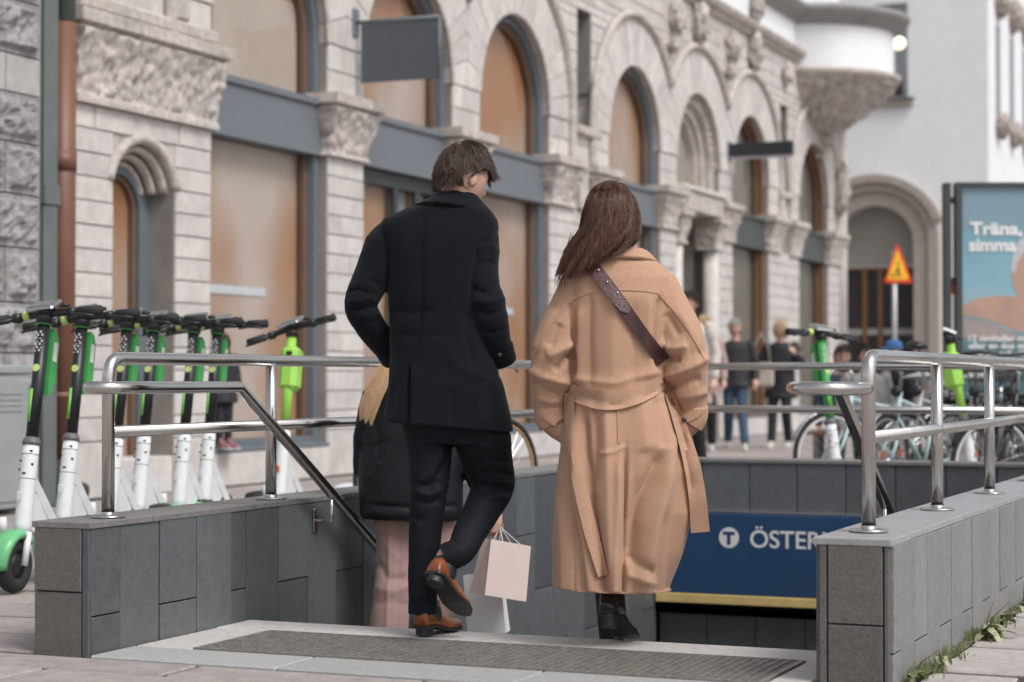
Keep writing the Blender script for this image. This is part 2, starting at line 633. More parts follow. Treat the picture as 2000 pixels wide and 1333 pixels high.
# passage below: soffit, further bulkhead, end wall in the dark
pas = thing('underground_passage', 'dark passage opening below the blue station sign', 'passage', (-2.8, 13, -2.4), kind='structure')
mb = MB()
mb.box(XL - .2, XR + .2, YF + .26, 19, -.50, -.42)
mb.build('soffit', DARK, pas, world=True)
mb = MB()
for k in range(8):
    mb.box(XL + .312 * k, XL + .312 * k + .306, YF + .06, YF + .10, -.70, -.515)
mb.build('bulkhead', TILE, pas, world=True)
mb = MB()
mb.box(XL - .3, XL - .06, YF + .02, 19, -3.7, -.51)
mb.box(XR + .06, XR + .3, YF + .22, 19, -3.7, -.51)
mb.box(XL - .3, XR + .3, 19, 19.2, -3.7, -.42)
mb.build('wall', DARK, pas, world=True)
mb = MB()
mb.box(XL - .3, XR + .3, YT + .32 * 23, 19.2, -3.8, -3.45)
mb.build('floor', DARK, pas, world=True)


# ================================================================== lettering helper
def text_mesh(body, size, ext=.002, bold=0.0, spacing=1.0):
    cu = bpy.data.curves.new('t', 'FONT')
    cu.body = body
    cu.size = size
    cu.extrude = ext
    cu.offset = bold
    cu.space_character = spacing
    o = bpy.data.objects.new('t', cu)
    C.objects.link(o)
    dg = bpy.context.evaluated_depsgraph_get()
    me = bpy.data.meshes.new_from_object(o.evaluated_get(dg))
    bpy.data.objects.remove(o)
    bpy.data.curves.remove(cu)
    return me


def lettering(parent, body, size, pos, rz, m, bold=0.0, width=None, name='lettering', ext=.002):
    """text standing upright; pos = world position of the left end of the base line"""
    me = text_mesh(body, size, ext, bold)
    xs = [v.co.x for v in me.vertices]
    x0 = min(xs)
    k = (width / (max(xs) - x0)) if width else 1
    for v in me.vertices:
        v.co.x = (v.co.x - x0) * k
    me.materials.clear()
    o = link(name, me, m, parent)
    o.matrix_local = MW[parent.name].inverted() @ (Matrix.Translation(Vector(pos)) @ Matrix.Rotation(rz, 4, 'Z') @ Matrix.Rotation(math.pi / 2, 4, 'X'))
    return o


sg = thing('station_sign', 'dark blue metro sign with white lettering and yellow lower edge', 'sign', (-2.8, YF - .04, -.44))
BLUE = mat('blue_enamel', (.022, .062, .145), .22, var=.08, vs_=2, coat=.3)
YEL = mat('yellow_strip', (.64, .46, .19), .5, var=.12, vs_=8)
WPRINT = mat('white_print', (.74, .74, .74), .5, var=.03)
mb = MB().cbox(XL + .01, XR - .01, YF - .05, YF - .004, -.372, .125, .004)
mb.build('panel', BLUE, sg, world=True)
mb = MB().cbox(XL + .01, XR - .01, YF - .03, YF + .016, .127, .139, .002)
mb.build('top_trim', STEEL, sg, world=True)
mb = MB().cbox(XL + .01, XR - .01, YF - .058, YF - .004, -.432, -.374, .004)
mb.build('yellow_edge', YEL, sg, world=True)
lettering(sg, 'ÖSTERMALMSTORG', .150, (-3.42, YF - .051, -.075), 0, WPRINT, bold=.0012, width=1.32)
R0 = Matrix.Translation((-3.555, YF - .051, -.022)) @ Matrix.Rotation(math.pi / 2, 4, 'X')
mb = MB()
mb.loft([[(.063 * math.cos(a), .063 * math.sin(a), z) for a in [2 * math.pi * i / 40 for i in range(40)]] for z in (-.001, .002)], True, R0)
mb.build('metro_roundel', WPRINT, sg, world=True)
mb = MB()
mb.box(-.038, .038, .018, .038, .0025, .004, R0).box(-.011, .011, -.042, .0178, .0025, .004, R0)
mb.build('metro_letter', BLUE, sg, world=True)

# ================================================================== railings
def arc_pts(p0, c_, p1, n=7):
    return [Vector(p0) * (1 - t) ** 2 + Vector(c_) * 2 * t * (1 - t) + Vector(p1) * t ** 2 for t in [i / n for i in range(n + 1)]]


def flange(parent, x, y, z):
    mb = MB()
    mb.lathe([(.002, 0), (.062, 0), (.064, .003), (.062, .007), (.026, .0075), (.025, .02)], 28, Matrix.Translation((x, y, z)))
    mb.build('base_flange', STEEL, parent, True, True)


RR = .0235
def railing(label, x, hx, y0, y1, posts, loop_x, loop_y, xd, sgn):
    t = thing('steel_railing', label, 'railing', (x, y0, WT))
    # first post bends into the top rail
    zt = 1.03
    pts = [(x, y0, WT)] + [(x, y0, zt - .075)] + arc_pts((x, y0, zt - .075), (x, y0, zt), (x, y0 + .075, zt))[1:] + [(x, y1, zt)]
    mb = MB().tube(pts, RR, 16)
    mb.build('top_rail', STEEL, t, True, True)
    for py in posts:
        mb = MB().tube([(x, py, WT), (x, py, zt - .01)], RR * .98, 16)
        mb.build('post', STEEL, t, True, True)
    for py in [y0] + list(posts):
        flange(t, x, py, WT)
    mb = MB().tube([(x, y0, .765), (x, y1, .765)], RR * .93, 16)
    mb.build('middle_rail', STEEL, t, True, True)
    # handrail: loop at the near end, level run, then down the stairs
    zh = .925
    ry = posts[0] - .52 if sgn > 0 else None
    yb = loop_y
    pts = arc_pts((x, y0 + .02, zh), (x, y0 - .20, zh), ((x + hx) / 2, y0 - .20, zh), 6) + arc_pts(((x + hx) / 2, y0 - .20, zh), (hx, y0 - .20, zh), (hx, y0 + .0, zh), 6)[1:]
    pts += [Vector((hx, yb, zh)), Vector((hx, yb + 3.6, zh - 3.6 * .60))]
    mb = MB().tube(pts, RR * .95, 16, up=(0, 0, 1))
    mb.build('handrail', STEEL, t, True, True)
    for dy in (.75, 2.2):
        yy = yb + dy
        zz = zh - dy * .60
        wx = XL + .003 if sgn > 0 else XR - .003
        br = MB().tube([(hx, yy, zz), (hx, yy, zz - .10)] + arc_pts((hx, yy, zz - .10), (hx, yy, zz - .115), (hx - .015 * sgn, yy, zz - .115), 4)[1:] + [(wx, yy, zz - .115)], .0075, 10)
        o = br.build('bracket', STEEL, t, True, True)
        br = MB().cbox(min(wx, wx + .008 * sgn), max(wx, wx + .008 * sgn), yy - .017, yy + .017, zz - .165, zz - .065, .002)
        br.build('bracket_plate', STEEL, t, False, True)
    return t


railing('tall steel stair railing on the left parapet, in front of the scooters', -4.125, -3.955, 6.035, YF + .12, [7.2, 8.36, 9.52, 10.68], 0, 6.66, .6, 1)
railing('steel stair railing on the right parapet, nearest to the bicycles', -1.465, -1.70, 6.44, YF + .12, [7.59, 8.76, 9.93, 11.1], 0, 7.0, .6, -1)
t = thing('steel_railing', 'steel railing with two bars across the far end wall', 'railing', (-2.8, YF + .12, WT))
for z_, n_ in ((1.03, 'top_rail'), (.765, 'middle_rail')):
    MB().tube([(-4.10, YF + .12, z_), (-1.49, YF + .12, z_)], RR * .96, 14).build(n_, STEEL, t, True, True)
for x in (-3.95, -1.62):
    MB().tube([(x, YF + .12, WT), (x, YF + .12, 1.03)], RR * .95, 14).build('post', STEEL, t, True, True)
    flange(t, x, YF + .12, WT)

# ================================================================== the stone building with arched shop windows
XF = -9.2
ZS, RO, RH = 4.22, 1.075, 1.75         # spring line, opening radius, hood radius
BAYS = [16.08, 18.99, 21.88, 26.15, 29.05, 31.90, 36.05]
bld = thing('stone_building', 'pale carved limestone building with a row of tall arched shop windows', 'building', (XF, 25, 0))
YE = 38.1
openings = []
for i, yc in enumerate(BAYS):
    openings.append((yc, RO, .0, 'arch'))
DOORY = 13.98
slits = [(24.16, .26, 4.2, 5.72), (33.97, .24, 4.2, 5.72)]


def blocked(z, eps):
    """intervals of Y that carry no ashlar at height z"""
    z = z + eps
    r = []
    for yc in BAYS:
        if z < ZS: r.append((yc - RO, yc + RO))
        elif z < ZS + RH:
            h = math.sqrt(max(0, RH * RH - (z - ZS) ** 2))
            r.append((yc - h, yc + h))
    if z < 2.95: r.append((DOORY - .46, DOORY + .46))
    for y_, h_, z0, z1 in slits:
        if z0 - 1e-6 < z < z1: r.append((y_ - h_, y_ + h_))
    r.sort()
    return r


def free(z0, z1):
    a, b_ = blocked(z0, 1e-4), blocked(z1, -1e-4)
    mid = blocked((z0 + z1) / 2, 0)
    res = []
    pa = pb = 12.95
    ia = [(12.9, 12.95)] + a + [(YE, YE + 1)]
    # pair intervals by order (same openings at both heights)
    if len(a) != len(b_):
        a = b_ = mid
    for (l0, r0), (l1, r1) in zip(a + [(YE, YE)], b_ + [(YE, YE)]):
        if l0 - pa > .06 or l1 - pb > .06:
            res.append((pa, max(l0, pa), pb, max(l1, pb)))
        pa, pb = max(r0, pa), max(r1, pb)
    return res


courses = [0, .45]
while courses[-1] < 3.0: courses.append(courses[-1] + .1907)
courses[-1] = 3.12
courses += [3.71]
zz = [3.71 + i * (ZS - 3.71) / 2 for i in (1, 2)] + [4.45, 4.68, 4.91, 5.14, 5.37, 5.60, 5.72, 5.84, 5.97, 6.18, 6.40, 6.62]
courses += zz
rb = random.Random(11)
mort = MB()
stuff = MB()
nblk = 0
blocks = []
for ci in range(len(courses) - 1):
    z0, z1 = courses[ci], courses[ci + 1]
    for (a0, a1, b0, b1) in free(z0, z1):
        # a: at z0, b: at z1
        mort.add([(XF - .022, a0, z0), (XF - .022, a1, z0), (XF - .022, b1, z1), (XF - .022, b0, z1), (XF - .40, a0, z0), (XF - .40, a1, z0), (XF - .40, b1, z1), (XF - .40, b0, z1)],
                 [(0, 1, 2, 3), (5, 4, 7, 6), (0, 4, 5, 1), (2, 6, 7, 3), (0, 3, 7, 4), (1, 5, 6, 2)])
        if z0 == 3.12: continue
        lo, hi = max(a0, b0), min(a1, b1)
        L = max(a1 - a0, b1 - b0)
        base = rb.uniform(.5, .72)
        cuts = []
        if L > 1.0:
            y = lo + (base * (.5 + .5 * (ci % 2)))
            while y < hi - .25:
                cuts.append(y)
                y += rb.uniform(.45, .75)
        elif L > .62 and ci % 2:
            cuts.append(lo + (hi - lo) * rb.choice((.35, .6)))
        pts0 = [a0] + cuts + [a1]
        pts1 = [b0] + cuts + [b1]
        for k in range(len(pts0) - 1):
            g = .005
            y0, y1, t0, t1 = pts0[k] + g, pts0[k + 1] - g, pts1[k] + g, pts1[k + 1] - g
            if y1 < y0: y1 = y0 = (y0 + y1) / 2; 
            if t1 < t0: t1 = t0 = (t0 + t1) / 2
            xo = XF + rb.uniform(-.004, .004)
            c_ = .006
            q = [(y0, z0 + g), (y1, z0 + g), (t1, z1 - g), (t0, z1 - g)]
            cy = sum(p[0] for p in q) / 4
            cz = sum(p[1] for p in q) / 4
            def ins(p, e):
                return (p[0] + (e if p[0] < cy else -e), p[1] + (e if p[1] < cz else -e))
            fr_ = [ins(p, c_) for p in q]
            vv = [(xo, *p) for p in fr_] + [(xo - c_, *p) for p in q] + [(XF - .39, *p) for p in q]
            fs = [(0, 1, 2, 3)] + [(i, (i + 1) % 4, 4 + (i + 1) % 4, 4 + i) for i in range(4)] + [(4 + i, 4 + (i + 1) % 4, 8 + (i + 1) % 4, 8 + i) for i in range(4)] + [(11, 10, 9, 8)]
            blocks.append((cy, vv, fs))
mort.build('mortar_core', MORTAR, bld, world=True)
blocks.sort(key=lambda b_: b_[0])
for cy, vv, fs in blocks[:300]:
    MB().add(vv, fs).build('stone_block', STONE, bld, world=True)
mb = MB()
for cy, vv, fs in blocks[300:]: mb.add(vv, fs)
mb.build('stone_blocks_beyond', STONE, bld, world=True)['kind'] = 'stuff'

# voussoirs, hood mouldings
for bi, yc in enumerate(BAYS):
    lim0 = (yc - BAYS[bi - 1]) / 2 - .004 if bi and yc - BAYS[bi - 1] < 3.4 else 9
    lim1 = (BAYS[bi + 1] - yc) / 2 - .004 if bi + 1 < len(BAYS) and BAYS[bi + 1] - yc < 3.4 else 9
    n = 17

    def cly(d):
        return max(-lim0, min(lim1, d))
    for k in range(n):
        a0, a1 = math.pi * k / n, math.pi * (k + 1) / n
        sub = [a0 + .004, (a0 * 2 + a1) / 3, (a0 + a1 * 2) / 3, a1 - .004]
        ri, ro = RO + .002, RH - .02
        q = [(cly(ri * math.cos(a)), ri * math.sin(a)) for a in sub] + [(cly(ro * math.cos(a)), ro * math.sin(a)) for a in reversed(sub)]
        xo = XF + .012 + rb.uniform(-.003, .003)
        vv = [(xo, yc + y, ZS + z) for y, z in q] + [(XF - .38, yc + y, ZS + z) for y, z in q]
        m_ = len(q)
        fs = [tuple(range(m_)), tuple(range(2 * m_ - 1, m_ - 1, -1))] + [(i, m_ + i, m_ + (i + 1) % m_, (i + 1) % m_) for i in range(m_)]
        MB().add(vv, fs).build('voussoir', STONE, bld, world=True)
    # hood
    mb = MB()
    prof = [(0, -.02), (.05, .0), (.085, .03), (.085, .075), (.05, .10), (0, .12)]
    rings = []
    al0 = math.acos(min(1, lim1 / RH)) if lim1 < 9 else 0
    al1 = math.pi - (math.acos(min(1, lim0 / RH)) if lim0 < 9 else 0)
    path = [(al0 + (al1 - al0) * i / 40) for i in range(41)]
    seq = []
    if lim1 >= 9: seq.append((1, 3.72))
    seq += [(0, a) for a in path]
    if lim0 >= 9: seq.append((-1, 3.72))
    for ty, a in seq:
        ring = []
        for px_, pr_ in prof:
            r = RH - .03 + pr_
            if ty == 0: ring.append((XF + px_, yc + r * math.cos(a), ZS + r * math.sin(a)))
            else: ring.append((XF + px_, yc + ty * r, a))
        rings.append(ring)
    mb.loft(rings, False, closed=True)
    mb.build('hood_moulding', CARVE, bld, True, True)
    # inner edge moulding
    mb = MB()
    mb.tube([(XF + .0, yc + RO * math.cos(math.pi * i / 40) * 1.0, ZS + RO * math.sin(math.pi * i / 40)) for i in range(41)], .025, 6, False)
    mb.build('arch_roll', CARVE, bld, True, True)


def band(mb, yc, r0, r1, x0, x1, zb, zs=ZS, n=36):
    """an arched band (jambs + half ring) between radii r0<r1 and planes x0>x1"""
    def ring(r):
        return [(yc - r, zb)] + [(yc - r * math.cos(math.pi * i / n), zs + r * math.sin(math.pi * i / n)) for i in range(n + 1)] + [(yc + r, zb)]
    A, B_ = ring(r0), ring(r1)
    rings = [[(x0, *A[i]), (x0, *B_[i]), (x1, *B_[i]), (x1, *A[i])] for i in range(len(A))]
    mb.loft(rings, True)


FRAMEIN = mat('inner_frame', (.17, .105, .07), .5, var=.1)
DARKGLASS = mat('dark_interior', (.12, .115, .10), .6, var=.35, vs_=1.2, col2=(.22, .17, .12))
FABRIC = mat('grey_blue_fascia', (.145, .165, .185), .55, var=.05, vs_=1.5)
DFAS = mat('dark_fascia', (.06, .068, .068), .5, var=.1)
for bi, yc in enumerate(BAYS):
    if bi == 4: continue
    dark = bi >= 5
    fm = BROWNW if dark else SLATE
    mb = MB()
    band(mb, yc, RO - .10, RO + .03, XF - 0.100, XF - 0.240, 3.66)
    mb.box(XF - 0.240, XF - 0.100, yc - RO - .03, yc - RO + .10, .40, 3.12)
    mb.box(XF - 0.240, XF - 0.100, yc + RO - .10, yc + RO + .03, .40, 3.12)
    mb.box(XF - 0.240, XF - 0.100, yc - RO - .03, yc + RO + .03, .33, .399)
    fr = mb.build('window_frame', fm, bld, False, True)
    mb = MB()
    band(mb, yc, RO - .15, RO - .101, XF - 0.180, XF - 0.240, 3.66)
    for s in (-1, 1):
        ya, yb = sorted((yc + s * (RO - .15), yc + s * (RO - .101)))
        mb.box(XF - 0.240, XF - 0.180, ya, yb, .40, 3.12)
    mb.build('inner_frame', FRAMEIN, fr, False)
    me = fr.children[0].data
    me.transform(MW[bld.name].inverted())
    mb = MB().box(XF - 0.240, XF - 0.060, yc - RO - .02, yc + RO + .02, 3.12, 3.60).box(XF - 0.240, XF - 0.030, yc - RO - .02, yc + RO + .02, 3.6, 3.66)
    mb.build('fascia_panel', DFAS if dark else FABRIC, bld, False, True)
    n = 30
    poly = [(yc - RO + .1, 3.66)] + [(yc - (RO - .1) * math.cos(math.pi * i / n), ZS + (RO - .1) * math.sin(math.pi * i / n)) for i in range(n + 1)] + [(yc + RO - .1, 3.66)]
    rect = [(yc - RO + .1, .40), (yc - RO + .1, 3.12), (yc + RO - .1, 3.12), (yc + RO - .1, .40)]
    for nm, po in (('window_pane', rect), ('arched_pane', poly)):
        MB().add([(XF - 0.200, *p) for p in po], [tuple(range(len(po)))]).build(nm, GLASS, bld, False, True)
        MB().add([(XF - 0.270, *p) for p in po] + [(XF - 0.290, *p) for p in po], [tuple(range(len(po))), tuple(range(2 * len(po) - 1, len(po) - 1, -1))]).build('paper_lining' if not dark else 'shop_interior', PAPER if not dark else DARKGLASS, bld, False, True)
    MB().cbox(XF - 0.240, XF + .02, yc - RO, yc + RO, 0, .30, .01).build('stall_riser', STONE, bld, False, True)
    MB().cbox(XF - 0.240, XF + .03, yc - RO + .002, yc + RO - .002, .302, .335, .006).build('window_sill', SLATE, bld, False, True)
# pale sheet as a painted reflection in the first arch, door posts in the second window
MB().box(XF - 0.268, XF - 0.264, 15.45, 16.98, 3.67, 4.58).build('reflection_sheet', mat('pale_reflection', (.52, .40, .32), .9, var=.06, vs_=2), bld, False, True)
mb = MB()
for y_ in (17.98, 18.93, 19.45, 19.92):
    mb.box(XF - 0.190, XF - 0.140, y_ - .05, y_ + .05, .4, 3.11)
mb.box(XF - 0.190, XF - 0.142, 17.98, 19.92, 2.96, 3.115)
mb.build('door_frame', mat('dark_frame', (.03, .037, .04), .45, var=.1), bld, False, True)
MB().box(XF - 0.265, XF - 0.260, 18.99, 19.40, .4, 2.95).build('door_leaf', mat('grey_curtain', (.25, .24, .22), .8, var=.2), bld, False, True)
for bi, yb_ in ((0, 15.9), (2, 21.9), (3, 26.2)):  # pale bars behind the panes, reflections in the glass put in as colour
    MB().box(XF - 0.266, XF - 0.260, yb_ - .55, yb_ + .5, 1.72, 1.80).build('reflection_strip', mat('pale_strip', (.62, .62, .62), .6, var=.05), bld, False, True)


# carved capitals
def carve(p, n_, amp, sc_=1.0, seed=0.0):
    q = Vector((p[0] + seed, p[1], p[2])) * sc_
    a = noise.noise(q * 9) * .55 + noise.noise(q * 21) * .4
    d_ = noise.voronoi(q * 13)[0][0]
    leaf = abs(math.sin(p[1] * 26 + 2.5 * noise.noise(q * 5)))
    return amp * (a * .8 + (.35 - d_) * .9 + .45 * leaf)


def capital(y0, y1, z0, z1, name='capital', amp=.04, flare=.13, seed=0.0, m=None, step=.024):
    prof = []
    nz = int((z1 - z0) / step)
    rows = []
    for i in range(nz + 1):
        t = i / nz
        if t < .07: off = .055
        elif t < .10: off = .03
        elif t < .80: off = .035 + flare * ((t - .1) / .7) ** 1.7
        elif t < .84: off = flare * .85
        else: off = flare + .05
        rows.append((z0 + (z1 - z0) * t, off, 1.0 if .11 < t < .80 else .12))
    mb = MB()
    rings = []
    ns, nf = 10, max(6, int((y1 - y0 + .2) / step))
    for z, off, k in rows:
        ring = []
        ya, yb = y0 - off * .8, y1 + off * .8
        for j in range(ns):
            x = XF - .3 + (off + .3) * j / ns
            p = (x, ya, z)
            ring.append((x, ya - carve(p, 0, amp, seed=seed) * k, z))
        for j in range(nf + 1):
            y = ya + (yb - ya) * j / nf
            p = (XF + off, y, z)
            ring.append((XF + off + carve(p, 0, amp, seed=seed) * k, y, z))
        for j in range(ns):
            x = XF + off - (off + .3) * (j + 1) / ns
            ring.append((x, yb + carve((x, yb, z), 0, amp, seed=seed) * k, z))
        rings.append(ring)
    mb.loft(rings, True)
    return mb.build(name, m or CARVE, bld, False, True, auto=50)


capital(13.0, 15.0, 3.12, 3.84, 'carved_frieze', .05, .10, 3.0)
for a, b_ in ((17.165, 17.905), (20.075, 20.795), (22.965, 23.7), (24.3, 25.065), (27.235, 27.965), (30.135, 30.815), (32.985, 33.6), (34.3, 34.965), (37.135, 38.0)):
    capital(a, b_, 3.12, 3.72, 'capital', .045, .13, a)
mb = MB().box(XF - .1, XF + .06, 23.84, 24.15, 3.13, 3.71)
mb.build('frieze_panel', CARVE, bld, False, True)
MB().cbox(XF - .1, XF + .07, 12.98, 15.02, 3.86, 3.98, .02).build('string_course', CARVE, bld, False, True)
MB().cbox(XF - .1, XF + .035, 14.30, 14.62, 4.0, 6.6, .02).build('corner_strip', CARVE, bld, False, True)

# narrow arched doorway on the left
mb = MB()
zs = 2.42
for k, (r0, r1, x0, x1) in enumerate(((.46, .56, .02, -.3), (.40, .47, -.06, -.3), (.345, .41, -.14, -.3), (.29, .35, -.22, -.34))):
    mbk = MB()
    n = 24
    rings = []
    for i in range(n + 1):
        a = math.pi * (.08 + .84 * i / n)
        cy_, cz_ = math.cos(a), math.sin(a)
        ring = []
        for j in range(8):
            b_ = 2 * math.pi * j / 8
            r = (r0 + r1) / 2 + (r1 - r0) / 2 * math.cos(b_)
            x = XF + (x0 - .05) + .05 * math.sin(b_)
            ring.append((x, DOORY + r * cy_, zs + r * cz_))
        rings.append(ring)
    mbk.loft(rings, True)
    mbk.build('arch_roll', CARVE, bld, True, True)
n = 24
poly = [(DOORY - .46, 3.12)] + [(DOORY - .47 * math.cos(math.pi * i / n), zs + .47 * math.sin(math.pi * i / n)) for i in range(n + 1)] + [(DOORY + .46, 3.12)]
MB().add([(XF - .02, *p) for p in poly] + [(XF - .3, *p) for p in poly], [tuple(range(len(poly))), tuple(range(2 * len(poly) - 1, len(poly) - 1, -1))] + [(i, len(poly) + i, len(poly) + (i + 1) % len(poly), (i + 1) % len(poly)) for i in range(len(poly))]).build('arch_spandrel', CARVE, bld, False, True)
mb = MB()
band(mb, DOORY, .29, .455, XF - .25, XF - .34, .30, 2.36, 20)
mb.build('door_frame', SLATE, bld, False, True)
mb = MB()
band(mb, DOORY, .255, .291, XF - .29, XF - .34, .30, 2.36, 20)
mb.build('inner_frame', FRAMEIN, bld, False, True)
poly = [(DOORY - .28, .3)] + [(DOORY - .28 * math.cos(math.pi * i / n), 2.36 + .28 * math.sin(math.pi * i / n)) for i in range(n + 1)] + [(DOORY + .28, .3)]
MB().add([(XF - .31, *p) for p in poly], [tuple(range(len(poly)))]).build('door_pane', GLASS, bld, False, True)
MB().add([(XF - .345, *p) for p in poly], [tuple(range(len(poly)))]).build('paper_lining', PAPER, bld, False, True)
MB().cbox(XF - .45, XF - .02, DOORY - .458, DOORY + .458, -.01, .30, .01).build('door_step', STONE, bld, False, True)

# portal in the fifth arch
yc = BAYS[4]
for r0, r1, x0, x1 in ((.92, 1.07, -.10, -.4), (.78, .91, -.20, -.4), (.68, .775, -.28, -.42)):
    mb = MB()
    band(mb, yc, r0, r1, XF + x0, XF + x1, 3.75, ZS, 30)
    mb.build('archivolt', CARVE, bld, False, True)
for i in range(25):
    a = math.pi * (i + .5) / 25
    MB().ell((XF - .10, yc + 1.0 * math.cos(a), ZS + 1.0 * math.sin(a)), (.035, .042, .042), 8, 6).build('carved_bead', CARVE, bld, True, True)
poly = [(yc - .7, 3.74)] + [(yc - .7 * math.cos(math.pi * i / n), ZS + .7 * math.sin(math.pi * i / n)) for i in range(n + 1)] + [(yc + .7, 3.74)]
MB().add([(XF - .40, *p) for p in poly], [tuple(range(len(poly)))]).build('tympanum', mat('tympanum_plaster', (.27, .24, .205), .9, var=.1), bld, False, True)
MB().cbox(XF - .42, XF + .10, yc - 1.07, yc + 1.07, 3.44, 3.735, .02).build('lintel', CARVE, bld, False, True)
MB().cbox(XF - .42, XF + .14, yc - 1.065, yc + 1.065, 3.74, 3.82, .02).build('lintel_cap', LGRAN, bld, False, True)
for s in (-1, 1):
    capital(yc + s * .92 - .14, yc + s * .92 + .14, 2.95, 3.43, 'console', .035, .10, 9 + s)
    MB().tube([(XF - .1, yc + s * .92, 0), (XF - .1, yc + s * .92, 2.94)], .13, 14).build('column', STONE, bld, True, True)
MB().box(XF - .9, XF - .84, yc - 1.07, yc + 1.07, 0, 3.44).build('portal_door', mat('portal_dark', (.09, .075, .065), .6, var=.3, vs_=3), bld, False, True)
mb = MB()
mb.box(XF - .84, XF - .42, yc - 1.07, yc - 1.03, 0, 3.43).box(XF - .84, XF - .42, yc + 1.03, yc + 1.07, 0, 3.43).box(XF - .84, XF - .42, yc - 1.03, yc + 1.03, 3.38, 3.43)
mb.build('portal_reveal', STONE, bld, False, True)

# slit windows
for y_, h_, z0, z1 in slits:
    MB().box(XF - .42, XF - .36, y_ - h_, y_ + h_, z0, z1).build('slit_window', mat('slit_dark', (.10, .085, .075), .6, var=.2), bld, False, True)
    MB().cbox(XF - .3, XF + .09, y_ - h_ - .16, y_ + h_ + .16, z0 - .12, z0 - .002, .02).build('slit_sill', CARVE, bld, False, True)
MB().cbox(XF - .1, XF + .05, 13.55, 14.2, 4.62, 4.72, .02).build('slit_sill', BROWNW, bld, False, True)

# cornice, carved medallions and finials
def extr(mb, prof, y0, y1):
    """profile (dx,z) run along Y"""
    mb.loft([[(XF + a, y, z) for a, z in prof] for y in (y0, y1)], True)


mb = MB()
extr(mb, [(-.3, 6.60), (.05, 6.60), (.07, 6.66), (.15, 6.70), (.18, 6.76), (.18, 6.80), (-.3, 6.92)], 13, 35.0)
mb.build('cornice', CARVE, bld, False, True)


def carved_lump(parent, c_, r, m, amp=.3, seed=0, name='carved_ornament'):
    bm = bmesh.new()
    bmesh.ops.create_icosphere(bm, subdivisions=4, radius=1)
    for v in bm.verts:
        q = v.co * 2.6 + Vector((seed, seed * 2, 0))
        k = 1 + amp * (noise.noise(q) + .7 * noise.noise(q * 2.7) + .5 * (noise.voronoi(q * 1.6)[0][0] - .3))
        v.co = Vector((c_[0] + v.co.x * r[0] * k, c_[1] + v.co.y * r[1] * k, c_[2] + v.co.z * r[2] * k))
    me = bpy.data.meshes.new(name)
    bm.to_mesh(me)
    bm.free()
    me.transform(MW[parent.name].inverted())
    return link(name, me, m, parent, True)


for k, y_ in enumerate((24.4, 27.65, 30.5, 33.95)):
    if k in (1, 2):
        MB().cbox(XF - .1, XF + .05, y_ - .28, y_ + .28, 5.72, 6.52, .08).build('medallion_plate', CARVE, bld, False, True)
        carved_lump(bld, (XF + .10, y_, 6.22), (.13, .19, .24), CARVE, .35, k)
        carved_lump(bld, (XF + .07, y_, 5.88), (.07, .12, .16), CARVE, .35, k + 9)
    else:
        carved_lump(bld, (XF + .06, y_, 6.28), (.10, .16, .2), CARVE, .35, k)
for k, y_ in enumerate((28.95, 31.95)):
    carved_lump(bld, (XF + .08, y_ - .1, 6.35), (.12, .16, .30), CARVE, .4, k + 20)
    carved_lump(bld, (XF + .10, y_, 7.12), (.11, .13, .24), CARVE, .35, k + 30)
    carved_lump(bld, (XF + .10, y_, 7.42), (.07, .08, .22), CARVE, .35, k + 40)

# upper white storey and the round corner oriel
MB().box(XF - .5, XF - .02, 13.0, YE, 6.93, 10.5).build('upper_wall', WHITE, bld, False, True)
MB().box(XF - 1.1, XF - 1.0, 12.96, YE, 0.0, 6.92).build('backing_wall', MORTAR, bld, False, True)
OC = (XF - .25, 36.45)
RO_ = 1.62
def lat(prof, name, m, n=48, carvek=0, smooth=True):
    mb = MB()
    rings = []
    for r, z in prof:
        ring = []
        for j in range(n + 1):
            a = -math.pi * .52 + math.pi * 1.04 * j / n
            rr = r
            x, y = OC[0] + rr * math.cos(a), OC[1] + rr * math.sin(a)
            if carvek:
                q = Vector((x, y, z))
                rr += carvek * (noise.noise(q * 6) * .7 + noise.noise(q * 13) * .5 + .45 * abs(math.sin(a * 17 + noise.noise(q * 3) * 2)) - .2)
                x, y = OC[0] + rr * math.cos(a), OC[1] + rr * math.sin(a)
            ring.append((x, y, z))
        rings.append(ring)
    mb.loft(rings, False, closed=False)
    return mb.build(name, m, bld, smooth, True)


lat([(RO_, 6.52), (RO_, 7.6)], 'oriel_wall', WHITE)
lat([(RO_ - .02, 6.35), (RO_ + .06, 6.38), (RO_ + .13, 6.44), (RO_ + .13, 6.50), (RO_ + .05, 6.53), (RO_ - .02, 6.53)], 'oriel_base_moulding', CARVE)
pr_ = []
for i in range(34):
    t = i / 33
    pr_.append((.20 + (RO_ - .18) * (t ** .55), 5.48 + .90 * t))
lat(pr_, 'oriel_corbel', CARVE, 150, .17, True)
lat([(RO_ - .02, 7.28), (RO_ + .08, 7.32), (RO_ + .10, 7.40), (RO_ + .24, 7.46), (RO_ + .30, 7.54), (RO_ + .30, 7.60), (RO_ + .1, 7.66), (RO_ - .02, 7.68)], 'oriel_cornice', mat('grey_cornice', (.27, .265, .26), .8, var=.12))
mb = MB()
extr(mb, [(-.3, 7.32), (.03, 7.32), (.05, 7.38), (.20, 7.46), (.26, 7.54), (.26, 7.60), (-.3, 7.70)], 32.4, 36.0)
mb.build('upper_cornice', MATS['grey_cornice'], bld, False, True)
carved_lump(bld, (XF + .1, 37.75, 4.6), (.14, .18, .5), CARVE, .4, 70)
carved_lump(bld, (OC[0] + .25, OC[1] + .1, 5.42), (.22, .22, .26), CARVE, .5, 71)
MB().box(XF - 8, XF - .3, YE - .2, YE, 0, 10.5).build('end_wall', STONE, bld, False, True)
